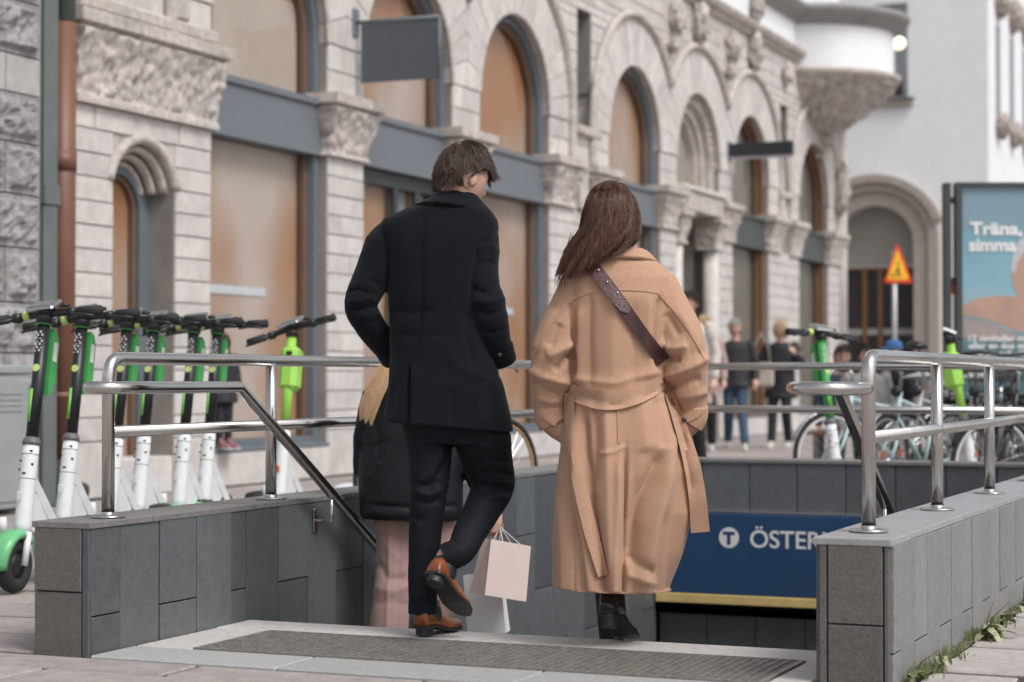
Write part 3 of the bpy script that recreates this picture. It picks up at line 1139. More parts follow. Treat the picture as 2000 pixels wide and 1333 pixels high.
MB().tube([(XF - .02, YE + .02, 0), (XF - .02, YE + .02, 6.5)], .14, 14).build('corner_shaft', STONE, bld, True, True)

# ================================================================== rusticated neighbour, downpipes, cabinet
rus = thing('rusticated_building', 'grey rock-faced granite building at the far left edge', 'building', (-9.0, 11.2, 0))
MB().box(-9.6, -9.045, 9.2, 12.27, 0, 8.0).build('mortar_core', MORTAR, rus, False, True)
rows = [(.0, .60, 0), (.60, 1.14, 1), (1.14, 1.51, 1), (1.51, 1.91, 1), (1.91, 2.30, 1), (2.30, 2.68, 1), (2.68, 3.04, 1), (3.04, 3.32, 0), (3.32, 3.72, 1), (3.72, 4.1, 1), (4.1, 4.5, 1)]
for ri, (z0, z1, rough) in enumerate(rows):
    edges = [12.27, 11.86 if ri % 2 else 11.62, 11.2 if ri % 2 else 11.0, 10.3, 9.4]
    for k in range(len(edges) - 1):
        y1, y0 = edges[k] - .006, edges[k + 1] + .006
        ny, nz_ = 16, 12
        grid = []
        for j in range(nz_ + 1):
            for i in range(ny + 1):
                y, z = y0 + (y1 - y0) * i / ny, z0 + .006 + (z1 - z0 - .012) * j / nz_
                d_ = min(i / ny * (y1 - y0), (1 - i / ny) * (y1 - y0), j / nz_ * (z1 - z0), (1 - j / nz_) * (z1 - z0))
                e = max(0, min(1, (d_ - .035) / .03)) if rough else 0
                q = Vector((0, y, z)) * 5 + Vector((ri * 3.1, k * 7, 0))
                grid.append((-9.0 + e * (.035 + .06 * noise.noise(q) + .035 * noise.noise(q * 2.7) + .02 * noise.noise(q * 7)), y, z))
        fs = [(j * (ny + 1) + i, j * (ny + 1) + i + 1, (j + 1) * (ny + 1) + i + 1, (j + 1) * (ny + 1) + i) for j in range(nz_) for i in range(ny)]
        mb = MB().add(grid, fs)
        mb.box(-9.3, -9.0005, y0, y1, z0 + .006, z1 - .006)
        mb.build('granite_block', ROCK if rough else mat('smooth_granite', (.42, .41, .40), .8, var=.1, vs_=20, bump=.2, rand=.08, stain=.2), rus, False, True)
dp = thing('downpipe', 'square grey-green metal downpipe between the two buildings', 'downpipe', (-9.0, 12.40, 0))
GREENG = mat('grey_green_metal', (.125, .145, .14), .55, var=.15, vs_=3)
MB().cbox(-9.12, -8.98, 12.305, 12.475, .0, 8, .01).build('pipe', GREENG, dp, False, True)
MB().cbox(-9.13, -8.965, 12.295, 12.485, 2.25, 2.40, .006).build('pipe_joint', GREENG, dp, False, True)
MB().tube([(-9.02, 12.275, 0), (-9.02, 12.275, 8)], .018, 8).build('cable_conduit', mat('pale_conduit', (.3, .3, .28), .6), dp, True, True)
dp = thing('downpipe', 'round rust-brown downpipe beside the pale stone pier', 'downpipe', (-9.05, 12.62, 0))
RUST = mat('brown_pipe', (.165, .072, .042), .5, var=.15, vs_=3)
MB().tube([(-9.05, 12.625, .30), (-9.05, 12.625, 3.66)], .098, 20).build('pipe', RUST, dp, True, True)
MB().tube([(-9.05, 12.625, 3.60), (-9.05, 12.625, 8)], .090, 20).build('upper_pipe', GREENG, dp, True, True)
MB().tube([(-9.05, 12.625, 2.53), (-9.05, 12.625, 2.68)], .106, 20).build('pipe_clamp', RUST, dp, True, True)
MB().tube([(-9.05, 12.625, .8), (-9.05, 12.625, .85)], .106, 20).build('pipe_clamp', RUST, dp, True, True)
MB().tube([(-9.05, 12.625, .34), (-9.05, 12.625, .18), (-8.98, 12.625, .10), (-8.88, 12.625, .06)], [.1, .1, .105, .11], 20).build('pipe_shoe', mat('dark_shoe', (.05, .05, .05), .6), dp, True, True)

cab = thing('utility_cabinet', 'pale grey utility cabinet below the rock-faced granite wall', 'cabinet', (-8.75, 11.7, 0))
CABM = mat('cabinet_paint', (.30, .32, .31), .6, var=.12, vs_=3, stain=.2)
MB().cbox(-8.96, -8.78, 11.0, 11.86, .03, .98, .01).build('body', CABM, cab, False, True)
MB().cbox(-8.97, -8.765, 10.97, 11.89, .985, 1.05, .012).build('lid', CABM, cab, False, True)
MB().cbox(-8.78, -8.77, 11.03, 11.40, .08, .95, .004).build('door', CABM, cab, False, True)
MB().cbox(-8.78, -8.77, 11.42, 11.83, .08, .95, .004).build('door', CABM, cab, False, True)
for z in (.72, .76, .80, .84):
    MB().cbox(-8.77, -8.763, 11.50, 11.76, z, z + .02, .002).build('louvre', CABM, cab, False, True)

# hanging signs (no writing can be made out on either)
hs_ = thing('hanging_sign', 'grey rectangular flag sign hung from a rod on the stone pier', 'sign', (XF, 17.7, 4.5))
FLAG = mat('flag_grey', (.085, .098, .118), .7, var=.06, vs_=3, bump=.05, bs=200)
MB().tube([(XF, 17.7, 4.50), (-8.255, 17.7, 4.50)], .022, 12).build('rod', SLATE, hs_, True, True)
MB().cbox(XF, XF + .03, 17.64, 17.76, 4.36, 4.64, .005).build('wall_plate', SLATE, hs_, False, True)
MB().cbox(-9.12, -8.285, 17.69, 17.71, 3.895, 4.475, .004).build('panel', FLAG, hs_, False, True)
MB().tube([(-8.262, 17.7, 4.50), (-8.262, 17.7, 3.89)], .016, 10).build('side_rod', SLATE, hs_, True, True)
bs_ = thing('hanging_sign', 'flat black projecting sign beside the arched portal', 'sign', (XF, 30.6, 4.55))
MB().cbox(XF + .02, -8.14, 30.54, 30.66, 4.47, 4.685, .01).build('panel', mat('black_sign', (.02, .024, .028), .45, var=.1), bs_, False, True)
MB().cbox(XF + .02, -8.15, 30.55, 30.65, 4.435, 4.468, .004).build('lower_light', mat('pale_violet', (.40, .37, .42), .5), bs_, False, True)
MB().cbox(XF - .02, XF + .02, 30.5, 30.7, 4.40, 4.72, .005).build('wall_plate', SLATE, bs_, False, True)

# ================================================================== white building at the end of the street
YW = 50.0
wb = thing('white_building', 'white plastered corner building with a stone arched doorway', 'building', (-10, YW, 0))
TAUPE = mat('taupe_stone', (.36, .31, .28), .85, var=.1, vs_=6, bump=.3)
XC = -8.36
ac, aw, azs = -11.2, 1.02, 4.35
n = 28
el = lambda r, k=1.0: [(ac - r * math.cos(math.pi * i / n), azs + r * k * math.sin(math.pi * i / n)) for i in range(n + 1)]
# wall with a real doorway opening
op = el(aw, .95)
mb = MB()
mb.box(-16, ac - aw, YW, YW + .5, 0, azs).box(ac + aw, XC, YW, YW + .5, 0, azs)
for i in range(n):
    (x0, z0), (x1, z1) = op[i], op[i + 1]
    vv = [(x0, y, z0) for y in (YW, YW + .5)] + [(x1, y, z1) for y in (YW, YW + .5)] + [(x0, y, 6.2) for y in (YW, YW + .5)] + [(x1, y, 6.2) for y in (YW, YW + .5)]
    mb.add(vv, [(0, 2, 6, 4), (1, 5, 7, 3), (0, 1, 3, 2), (4, 6, 7, 5)])
mb.box(-16, ac - aw, YW, YW + .5, azs + .0005, 6.2).box(ac + aw, XC, YW, YW + .5, azs + .0005, 6.2)
wx0, wx1, wz0, wz1 = -11.25, -10.35, 7.95, 10.4
mb.box(-16, XC, YW, YW + .5, 6.2, wz0).box(-16, wx0, YW, YW + .5, wz0, wz1).box(wx1, XC, YW, YW + .5, wz0, wz1).box(-16, XC, YW, YW + .5, wz1, 14)
mb.build('front_wall', WHITE, wb, False, True)
mb = MB()
mb.box(XC - .5, XC - .001, YW + .501, 75, 0, 14)
mb.build('side_wall', WHITE, wb, False, True)
for k, (r0, r1, d_) in enumerate(((aw - .02, aw + .34, .10), (aw + .36, aw + .62, .18))):
    A, B_ = el(r0, .95), el(r1, .95)
    A = [(A[0][0], 0)] + A + [(A[-1][0], 0)]
    B_ = [(B_[0][0], 0)] + B_ + [(B_[-1][0], 0)]
    mb = MB().loft([[(A[i][0], YW - d_, A[i][1]), (B_[i][0], YW - d_, B_[i][1]), (B_[i][0], YW + .1, B_[i][1]), (A[i][0], YW + .1, A[i][1])] for i in range(len(A))], True)
    mb.build('door_surround', TAUPE, wb, False, True)
A, B_ = el(aw + .60, .95), el(aw + .80, .95)
A, B_ = A[3:-3], B_[3:-3]
mb = MB().loft([[(A[i][0], YW - .3, A[i][1]), (B_[i][0], YW - .3, B_[i][1]), (B_[i][0], YW + .1, B_[i][1]), (A[i][0], YW + .1, A[i][1])] for i in range(len(A))], True)
mb.build('drip_moulding', TAUPE, wb, False, True)
P_ = [(ac - aw, 3.78)] + op + [(ac + aw, 3.78)]
MB().add([(x, YW + .35, z) for x, z in P_], [tuple(range(len(P_)))]).build('fanlight_panel', mat('grey_panel', (.25, .24, .215), .7, var=.06), wb, False, True)
MB().box(ac - aw, ac + aw, YW + .45, YW + .5, 0, 3.77).build('door_recess', mat('door_dark', (.025, .022, .024), .4, var=.3), wb, False, True)
mb = MB()
for x in (ac - .35, ac + .05, ac + aw - .06):
    mb.box(x - .06, x + .06, YW + .38, YW + .44, 0, 3.70)
mb.box(ac - aw, ac + aw, YW + .38, YW + .445, 3.701, 3.77)
mb.build('door_frame', BROWNW, wb, False, True)
MB().box(ac - aw, ac + aw, YW + .40, YW + .43, 2.05, 2.20).build('push_bar', mat('grey_bar', (.3, .3, .3), .5), wb, False, True)
# window with sill
GREYW = mat('grey_window_paint', (.42, .44, .46), .5)
mb = MB()
mb.box(wx0, wx0 + .1, YW + .2, YW + .3, wz0, wz1).box(wx1 - .16, wx1, YW + .2, YW + .3, wz0, wz1).box(wx0 + .1, wx1 - .16, YW + .2, YW + .3, wz0, wz0 + .12).box(wx0 + .1, wx1 - .16, YW + .2, YW + .3, 8.55, 8.66)
mb.build('window_frame', GREYW, wb, False, True)
MB().box(wx0 + .1, wx1 - .16, YW + .24, YW + .25, wz0 + .12, 8.55).build('window_pane', mat('dark_pane', (.05, .045, .04), .2), wb, False, True)
MB().box(wx0 + .1, wx1 - .16, YW + .24, YW + .25, 8.66, wz1).build('window_pane', mat('pale_green_pane', (.33, .37, .36), .15, var=.2), wb, False, True)
MB().cbox(wx0 - .1, wx1 + .15, YW - .15, YW + .19, wz0 - .16, wz0 - .01, .02).build('window_sill', TAUPE, wb, False, True)
MB().cbox(wx0 - .1, wx1 + .18, YW - .2, YW + .19, wz0 - .008, wz0 + .04, .01).build('sill_flashing', mat('flashing', (.12, .13, .13), .5), wb, False, True)
for yy, zz0, zz1 in ((51.2, 7.6, 9.9), (53.4, 7.6, 9.9), (55.6, 7.6, 9.9)):
    MB().box(XC - .002, XC + .03, yy, yy + .5, zz0, zz1).build('side_window', mat('side_glass', (.16, .17, .20), .2), wb, False, True)
    carved_lump(wb, (XC + .1, yy + .25, zz0 - .25), (.22, .35, .3), TAUPE, .3, yy, 'carved_bracket')
    carved_lump(wb, (XC + .1, yy + .25, zz1 + .6), (.22, .4, .4), TAUPE, .3, yy + 3, 'carved_bracket')
cm = thing('security_camera', 'small dark camera box mounted high on the white wall', 'camera', W(1806, 78, 50.4), YAW)
MB().cbox(-.09, .09, -.1, .1, -.09, .08, .02).build('housing', BLACKP, cm)
MB().tube([(0, .05, 0), (0, .3, .02)], .03, 8).build('bracket', BLACKP, cm)
cm = thing('security_camera', 'tiny dark lamp fitting near the corner of the white building', 'camera', W(1932, 68, 49.9), YAW)
MB().cbox(-.06, .06, -.06, .06, -.05, .06, .02).build('housing', BLACKP, cm)
MB().tube([(0, .03, 0), (-.1, .2, .02)], .03, 8).build('bracket', BLACKP, cm)
lp = thing('globe_lamp', 'lit round globe lamp hanging at the edge of the oriel', 'lamp', W(1755, 85, 38.5), YAW)
MB().ell((0, 0, 0), (.14, .14, .13), 20, 12).build('globe', emis('lamp_globe', (1, .84, .62), 1.1), lp, True)
MB().tube([(0, 0, .155), (0, 0, .24), (-.14, 0, .32), (-.42, 0, .34)], .025, 8).build('arm', BLACKP, lp, True)

# ================================================================== kick scooters
SWHITE = mat('scooter_white', (.72, .73, .74), .35, var=.05, vs_=12, stain=.12)
SBLACK = mat('scooter_black', (.012, .013, .015), .38, var=.15)
SGREEN = mat('scooter_green', (.06, .33, .09), .32, var=.1)
SMINT = mat('scooter_mint', (.14, .45, .20), .35, var=.08)
SLIME = mat('scooter_lime', (.33, .64, .10), .32, var=.06)
SSILV = mat('scooter_silver', (.55, .55, .56), .25, 1.0, var=.05)
SSTRIPE = mat('scooter_stripe', (.17, .50, .08), .45, var=.1)
SDOT = mat('scooter_dot', (.52, .68, .22), .5, var=.05)
SLABEL = mat('white_label', (.66, .66, .64), .5)
SREFL = mat('orange_reflector', (.55, .13, .03), .3)


def sx(z):
    return .50 - (z - .12) * .19


def scooter(name, label, kind, group):
    t = thing(name, label, 'scooter', (0, 0, 0), 0, group)
    lime = kind == 'lime'
    def wheel(x):
        mb = MB().torus(.088, .036, 30, 10, Matrix.Translation((x, 0, .124)))
        wo = mb.build('wheel', RUBBER, t, True)
        mb = MB().lathe([(.001, -.022), (.055, -.022), (.06, 0), (.055, .022), (.001, .022)], 20, Matrix.Translation((x, 0, .124)) @ Matrix.Rotation(math.pi / 2, 4, 'X'))
        mb.build('hub', BLACKP, wo, True)
    wheel(.54)
    wheel(-.55)
    # fork, front fender
    for s in (-1, 1):
        MB().tube([(.54, .052 * s, .124), (.50, .05 * s, .27)], .016, 10).build('fork_leg', SWHITE, t, True)
    mb = MB()
    rings = []
    for i in range(13):
        a = math.radians(-5 + 140 * i / 12)
        r = .135 + .012 * math.sin(i / 12 * math.pi)
        wd = .038 + .02 * math.sin(i / 12 * math.pi)
        c_, s_ = math.cos(a), math.sin(a)
        rings.append([(.54 + (r + h) * c_, y, .124 + (r + h) * s_) for y, h in ((-wd, -.02), (-wd, 0), (-wd * .5, .014), (wd * .5, .014), (wd, 0), (wd, -.02), (wd * .5, .008), (-wd * .5, .008))])
    mb.loft(rings, True)
    mb.build('front_fender', SWHITE if lime else SMINT, t, True)
    # neck
    ax = lambda z: (sx(z), 0, z)
    nk = MB().tube([ax(.26), ax(.30), ax(.55), ax(.60), ax(.655)], [.038, .040, .038, .038, .037], 18).build('neck', SWHITE, t, True)
    MB().tube([ax(.655), ax(.665), ax(.68), ax(.69)], [.042, .043, .037, .030], 18).build('collar', mat('grey_collar', (.12, .12, .12), .5), nk, True)
    if not lime:
        for z in (.50, .61):
            MB().tube([ax(z), ax(z + .003)], [.0386, .0385], 18).build('neck_line', BLACKP, nk, True)
        for (z, yy) in ((.63, .02), (.585, -.025), (.57, .028), (.53, .0), (.545, -.032)):
            x_ = sx(z) + math.sqrt(max(0,   .0385 ** 2 - yy * yy))
            MB().cbox(x_ - .004, x_ + .002, yy - .009, yy + .009, z - .004, z + .005, .0015).build('neck_mark', BLACKP, nk)
    # diagonal leg to the deck
    rings = []
    for i, (x, z, w_, h_) in enumerate(((.425, .53, .030, .012), (.385, .46, .034, .034), (.30, .355, .037, .040), (.20, .24, .045, .040), (.10, .135, .06, .03))):
        rings.append([(x + h_ * .9, y, z + h_ * .25) if k == 0 else (x - h_ * .9, y, z - h_ * .25) for k, y in ((0, -w_ * .7), (0, w_ * .7), (1, w_), (1, -w_))])
    rr = []
    MB().loft(rings, True).build('down_tube', SWHITE, t, False, auto=35)
    MB().prism([(sx(.46), .46), (sx(.28) - .01, .28), (.34, .24), (.27, .30), (.34, .40)], -.024, .024).build('gusset', SWHITE, t)
    MB().lathe([(.001, .0), (.022, 0), (.024, .006), (.012, .012), (.001, .012)], 16, Matrix.Translation((.34, -.05, .27)) @ Matrix.Rotation(math.pi / 2, 4, 'X')).build('bolt_cover', SSTRIPE, t, True)
    MB().tube([(.585, -.03, .27), (.595, -.03, .34)], .022, 12).build('lamp_holder', SWHITE, t, True)
    # deck
    MB().cbox(-.46, .16, -.09, .09, .085, .145, .02).build('deck', SWHITE, t, False)
    MB().cbox(-.45, .12, -.075, .075, .146, .152, .002).build('deck_mat', BLACKP, t, False)
    MB().tube([(-.70, 0, .20), (-.60, 0, .275), (-.50, 0, .27), (-.42, 0, .15)], [.03, .05, .055, .05], 12, flat=.45).build('rear_fender', SWHITE if lime else BLACKP, t, True)
    # stem
    sm = SLIME if lime else SBLACK
    MB().tube([ax(.68), ax(.9), ax(1.21)], [.029, .030, .029], 16).build('stem', sm, t, True)
    if lime:
        mbp = [(-.05, 1.145), (.04, 1.145), (.055, 1.09), (.055, .93), (.035, .87), (-.045, .87), (-.06, .93), (-.06, 1.09)]
        o = MB().cbox(-.065, .06, -.058, .058, -.135, .135, .03).build('battery_pack', SLIME, t, False)
        o.matrix_local = Matrix.Translation((sx(1.01) - .02, 0, 1.01)) @ Matrix.Rotation(-.187, 4, 'Y')
        lb = MB().ell((.062, .01, .085), (.005, .022, .013), 14, 8).build('battery_badge', BLACKP, o, True)
    else:
        pr_ = [(-.02, .14), (-.055, .125), (-.075, .08), (-.078, -.09), (-.05, -.15), (-.02, -.17), (-.015, -.1), (-.015, .1)]
        mb = MB().prism(pr_, -.036, .036)
        o = mb.build('battery_pack', SGREEN, t, False)
        o.matrix_local = Matrix.Translation((sx(1.05) - .016, 0, 1.05)) @ Matrix.Rotation(-.187, 4, 'Y')
        MB().cbox(-.062, -.03, -.0385, -.0362, -.01, .08, .001).build('battery_label', SLABEL, o)
        MB().cbox(-.062, -.03, .0362, .0385, -.01, .08, .001).build('battery_label', SLABEL, o)
        # printed marks on the stem
        for i in range(7):
            z = 1.165 - i * .014
            for k in range(2):
                yy = -.010 + .02 * k + (.004 if i % 2 else -.004)
                x_ = sx(z) + math.sqrt(.0305 ** 2 - yy * yy)
                MB().box(x_ - .002, x_ + .0012, yy - .004, yy + .004, z, z + (.010 if (i + k) % 3 else .004)).build('stem_print', SLABEL, t)
        z = 1.005
        M_ = Matrix.Translation((sx(z) + .028, 0, z)) @ Matrix.Rotation(math.pi / 2 - .187, 4, 'Y')
        MB().lathe([(.001, .004), (.017, .004), (.018, 0)], 18, M_).build('stem_dot', SDOT, t)
        for i in range(9):
            z0, z1 = .90 - i * .0, .90
        MB().tube([(sx(.76) + .024, -.011, .76), (sx(.91) + .024, -.011, .91)], .0095, 8).build('stem_stripe', SSTRIPE, t, True)
    # handlebar (own pivot so that it can roll)
    hb = bpy.data.objects.new('handlebar', MB().tube([(.02, -.30, -.005), (0, -.16, 0), (-.005, 0, .012), (0, .16, 0), (.02, .30, -.005)], [.0155, .016, .021, .016, .0155], 14).mesh('hb'))
    hb.data.materials.append(BLACKP)
    hb.data.polygons.foreach_set('use_smooth', [True] * len(hb.data.polygons))
    C.objects.link(hb)
    hb.parent = t
    hb.location = (sx(1.245), 0, 1.245)
    for s in (-1, 1):
        MB().tube([(.021, .30 * s, -.005), (.012, .185 * s, 0)], [.0235, .022], 16).build('grip', RUBBER, hb, True)
        MB().tube([(.005, .15 * s, 0), (.05, .17 * s, -.012), (.075, .24 * s, -.02), (.07, .29 * s, -.03)], [.014, .010, .007, .006], 10).build('brake_lever', BLACKP, hb, True)
        MB().tube([(0, .125 * s, 0), (0, .16 * s, 0)], .024, 14).build('lever_clamp', BLACKP, hb, True)
    MB().cbox(-.045, .04, -.05, .05, .0, .035, .012).build('display_base', BLACKP, hb)
    o = MB().cbox(-.055, .055, -.075, .075, -.01, .010, .0098).build('display_bezel', SSILV, hb)
    o.matrix_local = Matrix.Translation((.005, 0, .045)) @ Matrix.Rotation(.38, 4, 'Y')
    q = MB().cbox(-.038, .038, -.056, .056, .0095, .0125, .001).build('display_screen', mat('screen_grey', (.16, .17, .16), .3), o)
    if lime is False:
        MB().tube([(0, -.075, .01), (0, -.105, .006)], .024, 14).build('throttle_ring', SDOT, hb, True)
    MB().lathe([(.001, .02), (.018, .016), (.022, 0), (.001, -.004)], 14, Matrix.Translation((0, .11, .03))).build('bell', BLACKP, hb, True)
    MB().tube([ax(1.20), ax(1.255)], [.038, .030], 16).build('stem_head', BLACKP if lime else SGREEN, t, True)
    if not lime:
        MB().tube([ax(1.205), ax(1.26)], [.0385, .0385], 16).build('stem_clamp', BLACKP, t, True)
    MB().cbox(sx(.42) + .052, sx(.42) + .058, -.012, .012, .41, .45, .002).build('reflector', SREFL if lime else SWHITE, t)
    return t


def place_scooter(t, px, D, fl, fd, roll, label):
    f = toW(fl, fd, 0)
    rz = math.atan2(f.y, f.x)
    p = gW(px, D)
    R = Matrix.Rotation(rz, 3, 'Z')
    o = R @ Vector((sx(.66), 0, 0))
    t.location = (p.x - o.x, p.y - o.y, 0)
    t.rotation_euler = (0, 0, rz)
    t['label'] = label
    for ch in t.children:
        if ch.name.startswith('handlebar'):
            ch.rotation_euler = (math.radians(roll[0]), 0, math.radians(roll[1]))


proto = scooter('kick_scooter', 'x', 'black', 'scooters parked in a row')
SP_ = [(62, 9.05, -.30, -.95, 5, 0, 'black and green kick scooter leftmost in the row, its mint front fender showing'),
       (139, 9.65, -.28, -.96, 7, 4, 'second black and green kick scooter from the left, beside the brown downpipe'),
       (228, 10.1, -.30, -.95, 4, -3, 'third black and green kick scooter from the left, behind the first steel post'),
       (282, 10.5, -.28, -.96, 6, 2, 'fourth black and green kick scooter from the left, before the narrow arched door'),
       (361, 10.85, -.30, -.95, 5, -2, 'fifth black and green kick scooter from the left, second from the right in its row'),
       (409, 11.1, -.28, -.96, 4, 3, 'rightmost black and green kick scooter of the left row, before the shop window')]
for i, a in enumerate(SP_):
    t = proto if i == 0 else copy_tree(proto)
    place_scooter(t, a[0], a[1], a[2], a[3], (a[4], a[5]), a[6])
lime = scooter('kick_scooter', 'x', 'lime', 'lime scooters')
place_scooter(lime, 556, 11.7, -.30, -.95, (14, -6), 'bright lime kick scooter with white base standing apart behind the left railing')
t = copy_tree(lime)
place_scooter(t, 1882, 14.0, .75, -.66, (3, 25), 'lime kick scooter with white base among the bicycles, before the poster')
g2 = copy_tree(proto)
place_scooter(g2, 1622, 13.1, .45, -.89, (-4, 5), 'green stemmed kick scooter beside the pale blue bicycle')
gm = SGREEN
for ch in g2.children:
    if ch.name.split('.')[0] in ('stem',):
        ch.data = ch.data.copy()
        ch.data.materials[0] = SGREEN

# ================================================================== bicycles
def bicycle(label, px, D, fl, fd, frame_m, tyre_m=None, basket=False, lean=0.06, saddle_m=None, fend=True, rim_m=None, saddle_z=.98, grip_m=None):
    f = toW(fl, fd, 0)
    rz = math.atan2(f.y, f.x)
    t = thing('bicycle', label, 'bicycle', gW(px, D), rz, 'bicycles parked behind the stair railings')
    t.rotation_euler = (lean, 0, rz)
    r = .335
    rim_m = rim_m or SSILV
    for x in (.53, -.53):
        w_ = MB().torus(r, .018, 40, 8, Matrix.Translation((x, 0, r + .018))).build('wheel', tyre_m or RUBBER, t, True)
        MB().torus(r - .028, .011, 40, 6, Matrix.Translation((x, 0, r + .018))).build('rim', rim_m, w_, True)
        mb = MB()
        for k in range(24):
            a = 2 * math.pi * k / 24
            e = .02 if k % 2 else -.02
            a2 = a + (.5 if k % 4 < 2 else -.5)
            mb.tube([(x + .02 * math.cos(a2), e, r + .018 + .02 * math.sin(a2)), (x + (r - .03) * math.cos(a), 0, r + .018 + (r - .03) * math.sin(a))], .0016, 4, False)
        mb.build('spokes', SSILV, w_)
        MB().tube([(x, -.035, r + .018), (x, .035, r + .018)], .022, 12).build('hub', SSILV, w_, True)
        if fend:
            mb = MB()
            a0, a1 = (0.35, 2.5) if x > 0 else (.3, 3.0)
            rings = []
            for i in range(17):
                a = a0 + (a1 - a0) * i / 16
                rings.append([(x + (r + .035 + h) * math.cos(a), y, r + .018 + (r + .035 + h) * math.sin(a)) for y, h in ((-.028, -.008), (-.014, .004), (.014, .004), (.028, -.008), (.014, 0), (-.014, 0))])
            mb.loft(rings, True)
            mb.build('mudguard', BLACKP if frame_m is not MATS.get('bike_mint') else SSILV, t, True)
    z = r + .018
    bb, st_, hd = (-.08, 0, .29), (-.24, 0, .72), (.36, 0, .80)
    mb = MB()
    mb.tube([bb, st_], .017, 10).tube([bb, (.37, 0, .66)], .02, 10).tube([(-.22, 0, .68), hd], .015, 10).tube([(.345, 0, .86), (.39, 0, .60)], .021, 10)
    for s in (-1, 1):
        mb.tube([bb, (-.53, .045 * s, z)], .010, 8).tube([(-.23, .01 * s, .70), (-.53, .045 * s, z)], .008, 8)
    mb.build('frame', frame_m, t, True)
    mb = MB()
    for s in (-1, 1):
        mb.tube([(.40, .03 * s, .58), (.47, .045 * s, .45), (.53, .045 * s, z)], .011, 8)
    mb.tube([(.40, -.035, .585), (.40, .035, .585)], .013, 8)
    mb.build('fork', frame_m, t, True)
    MB().tube([st_, (-.29, 0, saddle_z - .04)], .0135, 10).build('seat_post', SSILV, t, True)
    MB().tube([(-.42, 0, saddle_z - .005), (-.38, 0, saddle_z), (-.28, 0, saddle_z - .005), (-.17, 0, saddle_z - .01), (-.12, 0, saddle_z - .02)], [.03, .085, .07, .028, .015], 16, flat=.42).build('saddle', saddle_m or BLACKP, t, True)
    MB().tube([(.345, 0, .86), (.33, 0, .99), (.38, 0, 1.02)], .013, 10).build('stem', SSILV, t, True)
    mb = MB().tube([(.22, -.30, 1.03), (.32, -.24, 1.045), (.39, -.10, 1.02), (.39, .10, 1.02), (.32, .24, 1.045), (.22, .30, 1.03)], .0115, 10)
    mb.build('handlebar', SSILV if not fend else BLACKP, t, True)
    for s in (-1, 1):
        MB().tube([(.21, .305 * s, 1.03), (.30, .255 * s, 1.042)], .017, 12).build('grip', grip_m or RUBBER, t, True)
        MB().tube([(.34, .22 * s, 1.03), (.36, .25 * s, 1.0), (.30, .29 * s, .995)], .006, 8).build('brake_lever', BLACKP, t, True)
    MB().lathe([(.001, -.008), (.095, -.008), (.1, 0), (.095, .008), (.001, .008)], 24, Matrix.Translation((-.08, -.05, .29)) @ Matrix.Rotation(math.pi / 2, 4, 'X')).build('chain_guard', BLACKP, t, True)
    MB().tube([(-.08, -.06, .29), (-.02, -.075, .14), (-.02, -.14, .14)], .009, 8).tube([(-.08, .06, .29), (-.14, .075, .44), (-.14, .14, .44)], .009, 8).build('crank', SSILV, t, True)
    mb = MB()
    for s in (-1, 1):
        mb.tube([(-.30, .05 * s, .74), (-.78, .06 * s, .74)], .006, 6).tube([(-.53, .05 * s, z), (-.66, .06 * s, .74)], .006, 6)
    for x in (-.4, -.52, -.64, -.77):
        mb.tube([(x, -.06, .74), (x, .06, .74)], .005, 6)
    mb.build('carrier', SSILV, t, True)
    MB().lathe([(.001, .0), (.035, 0), (.042, .03), (.03, .06), (.001, .065)], 14, Matrix.Translation((.43, 0, .86)) @ Matrix.Rotation(-math.pi / 2, 4, 'Y')).build('headlamp', BLACKP, t, True)
    MB().cbox(.50, .56, -.024, -.018, .36, .42, .002).build('wheel_reflector', SREFL, t)
    if basket:
        mb = MB()
        for zz, e in ((.78, .11), (.86, .125), (.94, .135), (1.0, .145)):
            mb.tube([(.45, -e, zz), (.45 + 1.7 * e, -e, zz), (.45 + 1.7 * e, e, zz), (.45, e, zz), (.45, -e, zz)], .004, 6)
        for k in range(14):
            u = k / 14 * 4
            q = [(0, -1), (1.7, -1), (1.7, 1), (0, 1), (0, -1)]
            i = int(u); v = u - i
            a, b_ = q[i], q[i + 1]
            cx_, cy_ = a[0] + (b_[0] - a[0]) * v, a[1] + (b_[1] - a[1]) * v
            mb.tube([(.45 + .11 * cx_, .11 * cy_, .78), (.45 + .145 * cx_, .145 * cy_, 1.0)], .0035, 5)
        mb.build('basket', BLACKP, t, True)
    return t


BMINT = mat('bike_mint', (.50, .66, .66), .3, var=.05)
BBLK = mat('bike_black', (.02, .02, .022), .35)
BGREY = mat('bike_grey', (.25, .26, .27), .35)
BWHT = mat('bike_white', (.62, .63, .63), .35)
TAN = mat('tan_sidewall', (.42, .24, .12), .7)
SADG = mat('grey_saddle', (.33, .33, .34), .5)
bicycle('pale blue city bicycle beside the green stemmed scooter, its whole front wheel showing', 1745, 15.4, -.92, -.39, BMINT, saddle_m=SADG, rim_m=BWHT)
bicycle('mint bicycle parked behind the first post of the right railing', 1790, 15.0, -.62, -.78, BMINT, saddle_m=SADG, lean=-.05, saddle_z=.92)
bicycle('grey bicycle in the thick of the parked bicycles, high black saddle', 1800, 16.2, .55, .83, BGREY, lean=.08, saddle_z=1.22)
bicycle('white framed bicycle left of the lime scooter', 1845, 15.4, -.78, -.62, BWHT, saddle_m=SADG, lean=-.07)
bicycle('black bicycle with red-brown grips right of the lime scooter', 1945, 14.9, -.50, -.87, BBLK, basket=False, lean=.05, grip_m=mat('red_grip', (.30, .06, .04), .5))
bicycle('black bicycle with wire basket at the right edge, large wheel showing', 2060, 14.2, -.93, -.36, BBLK, basket=True, lean=-.04, rim_m=BWHT)
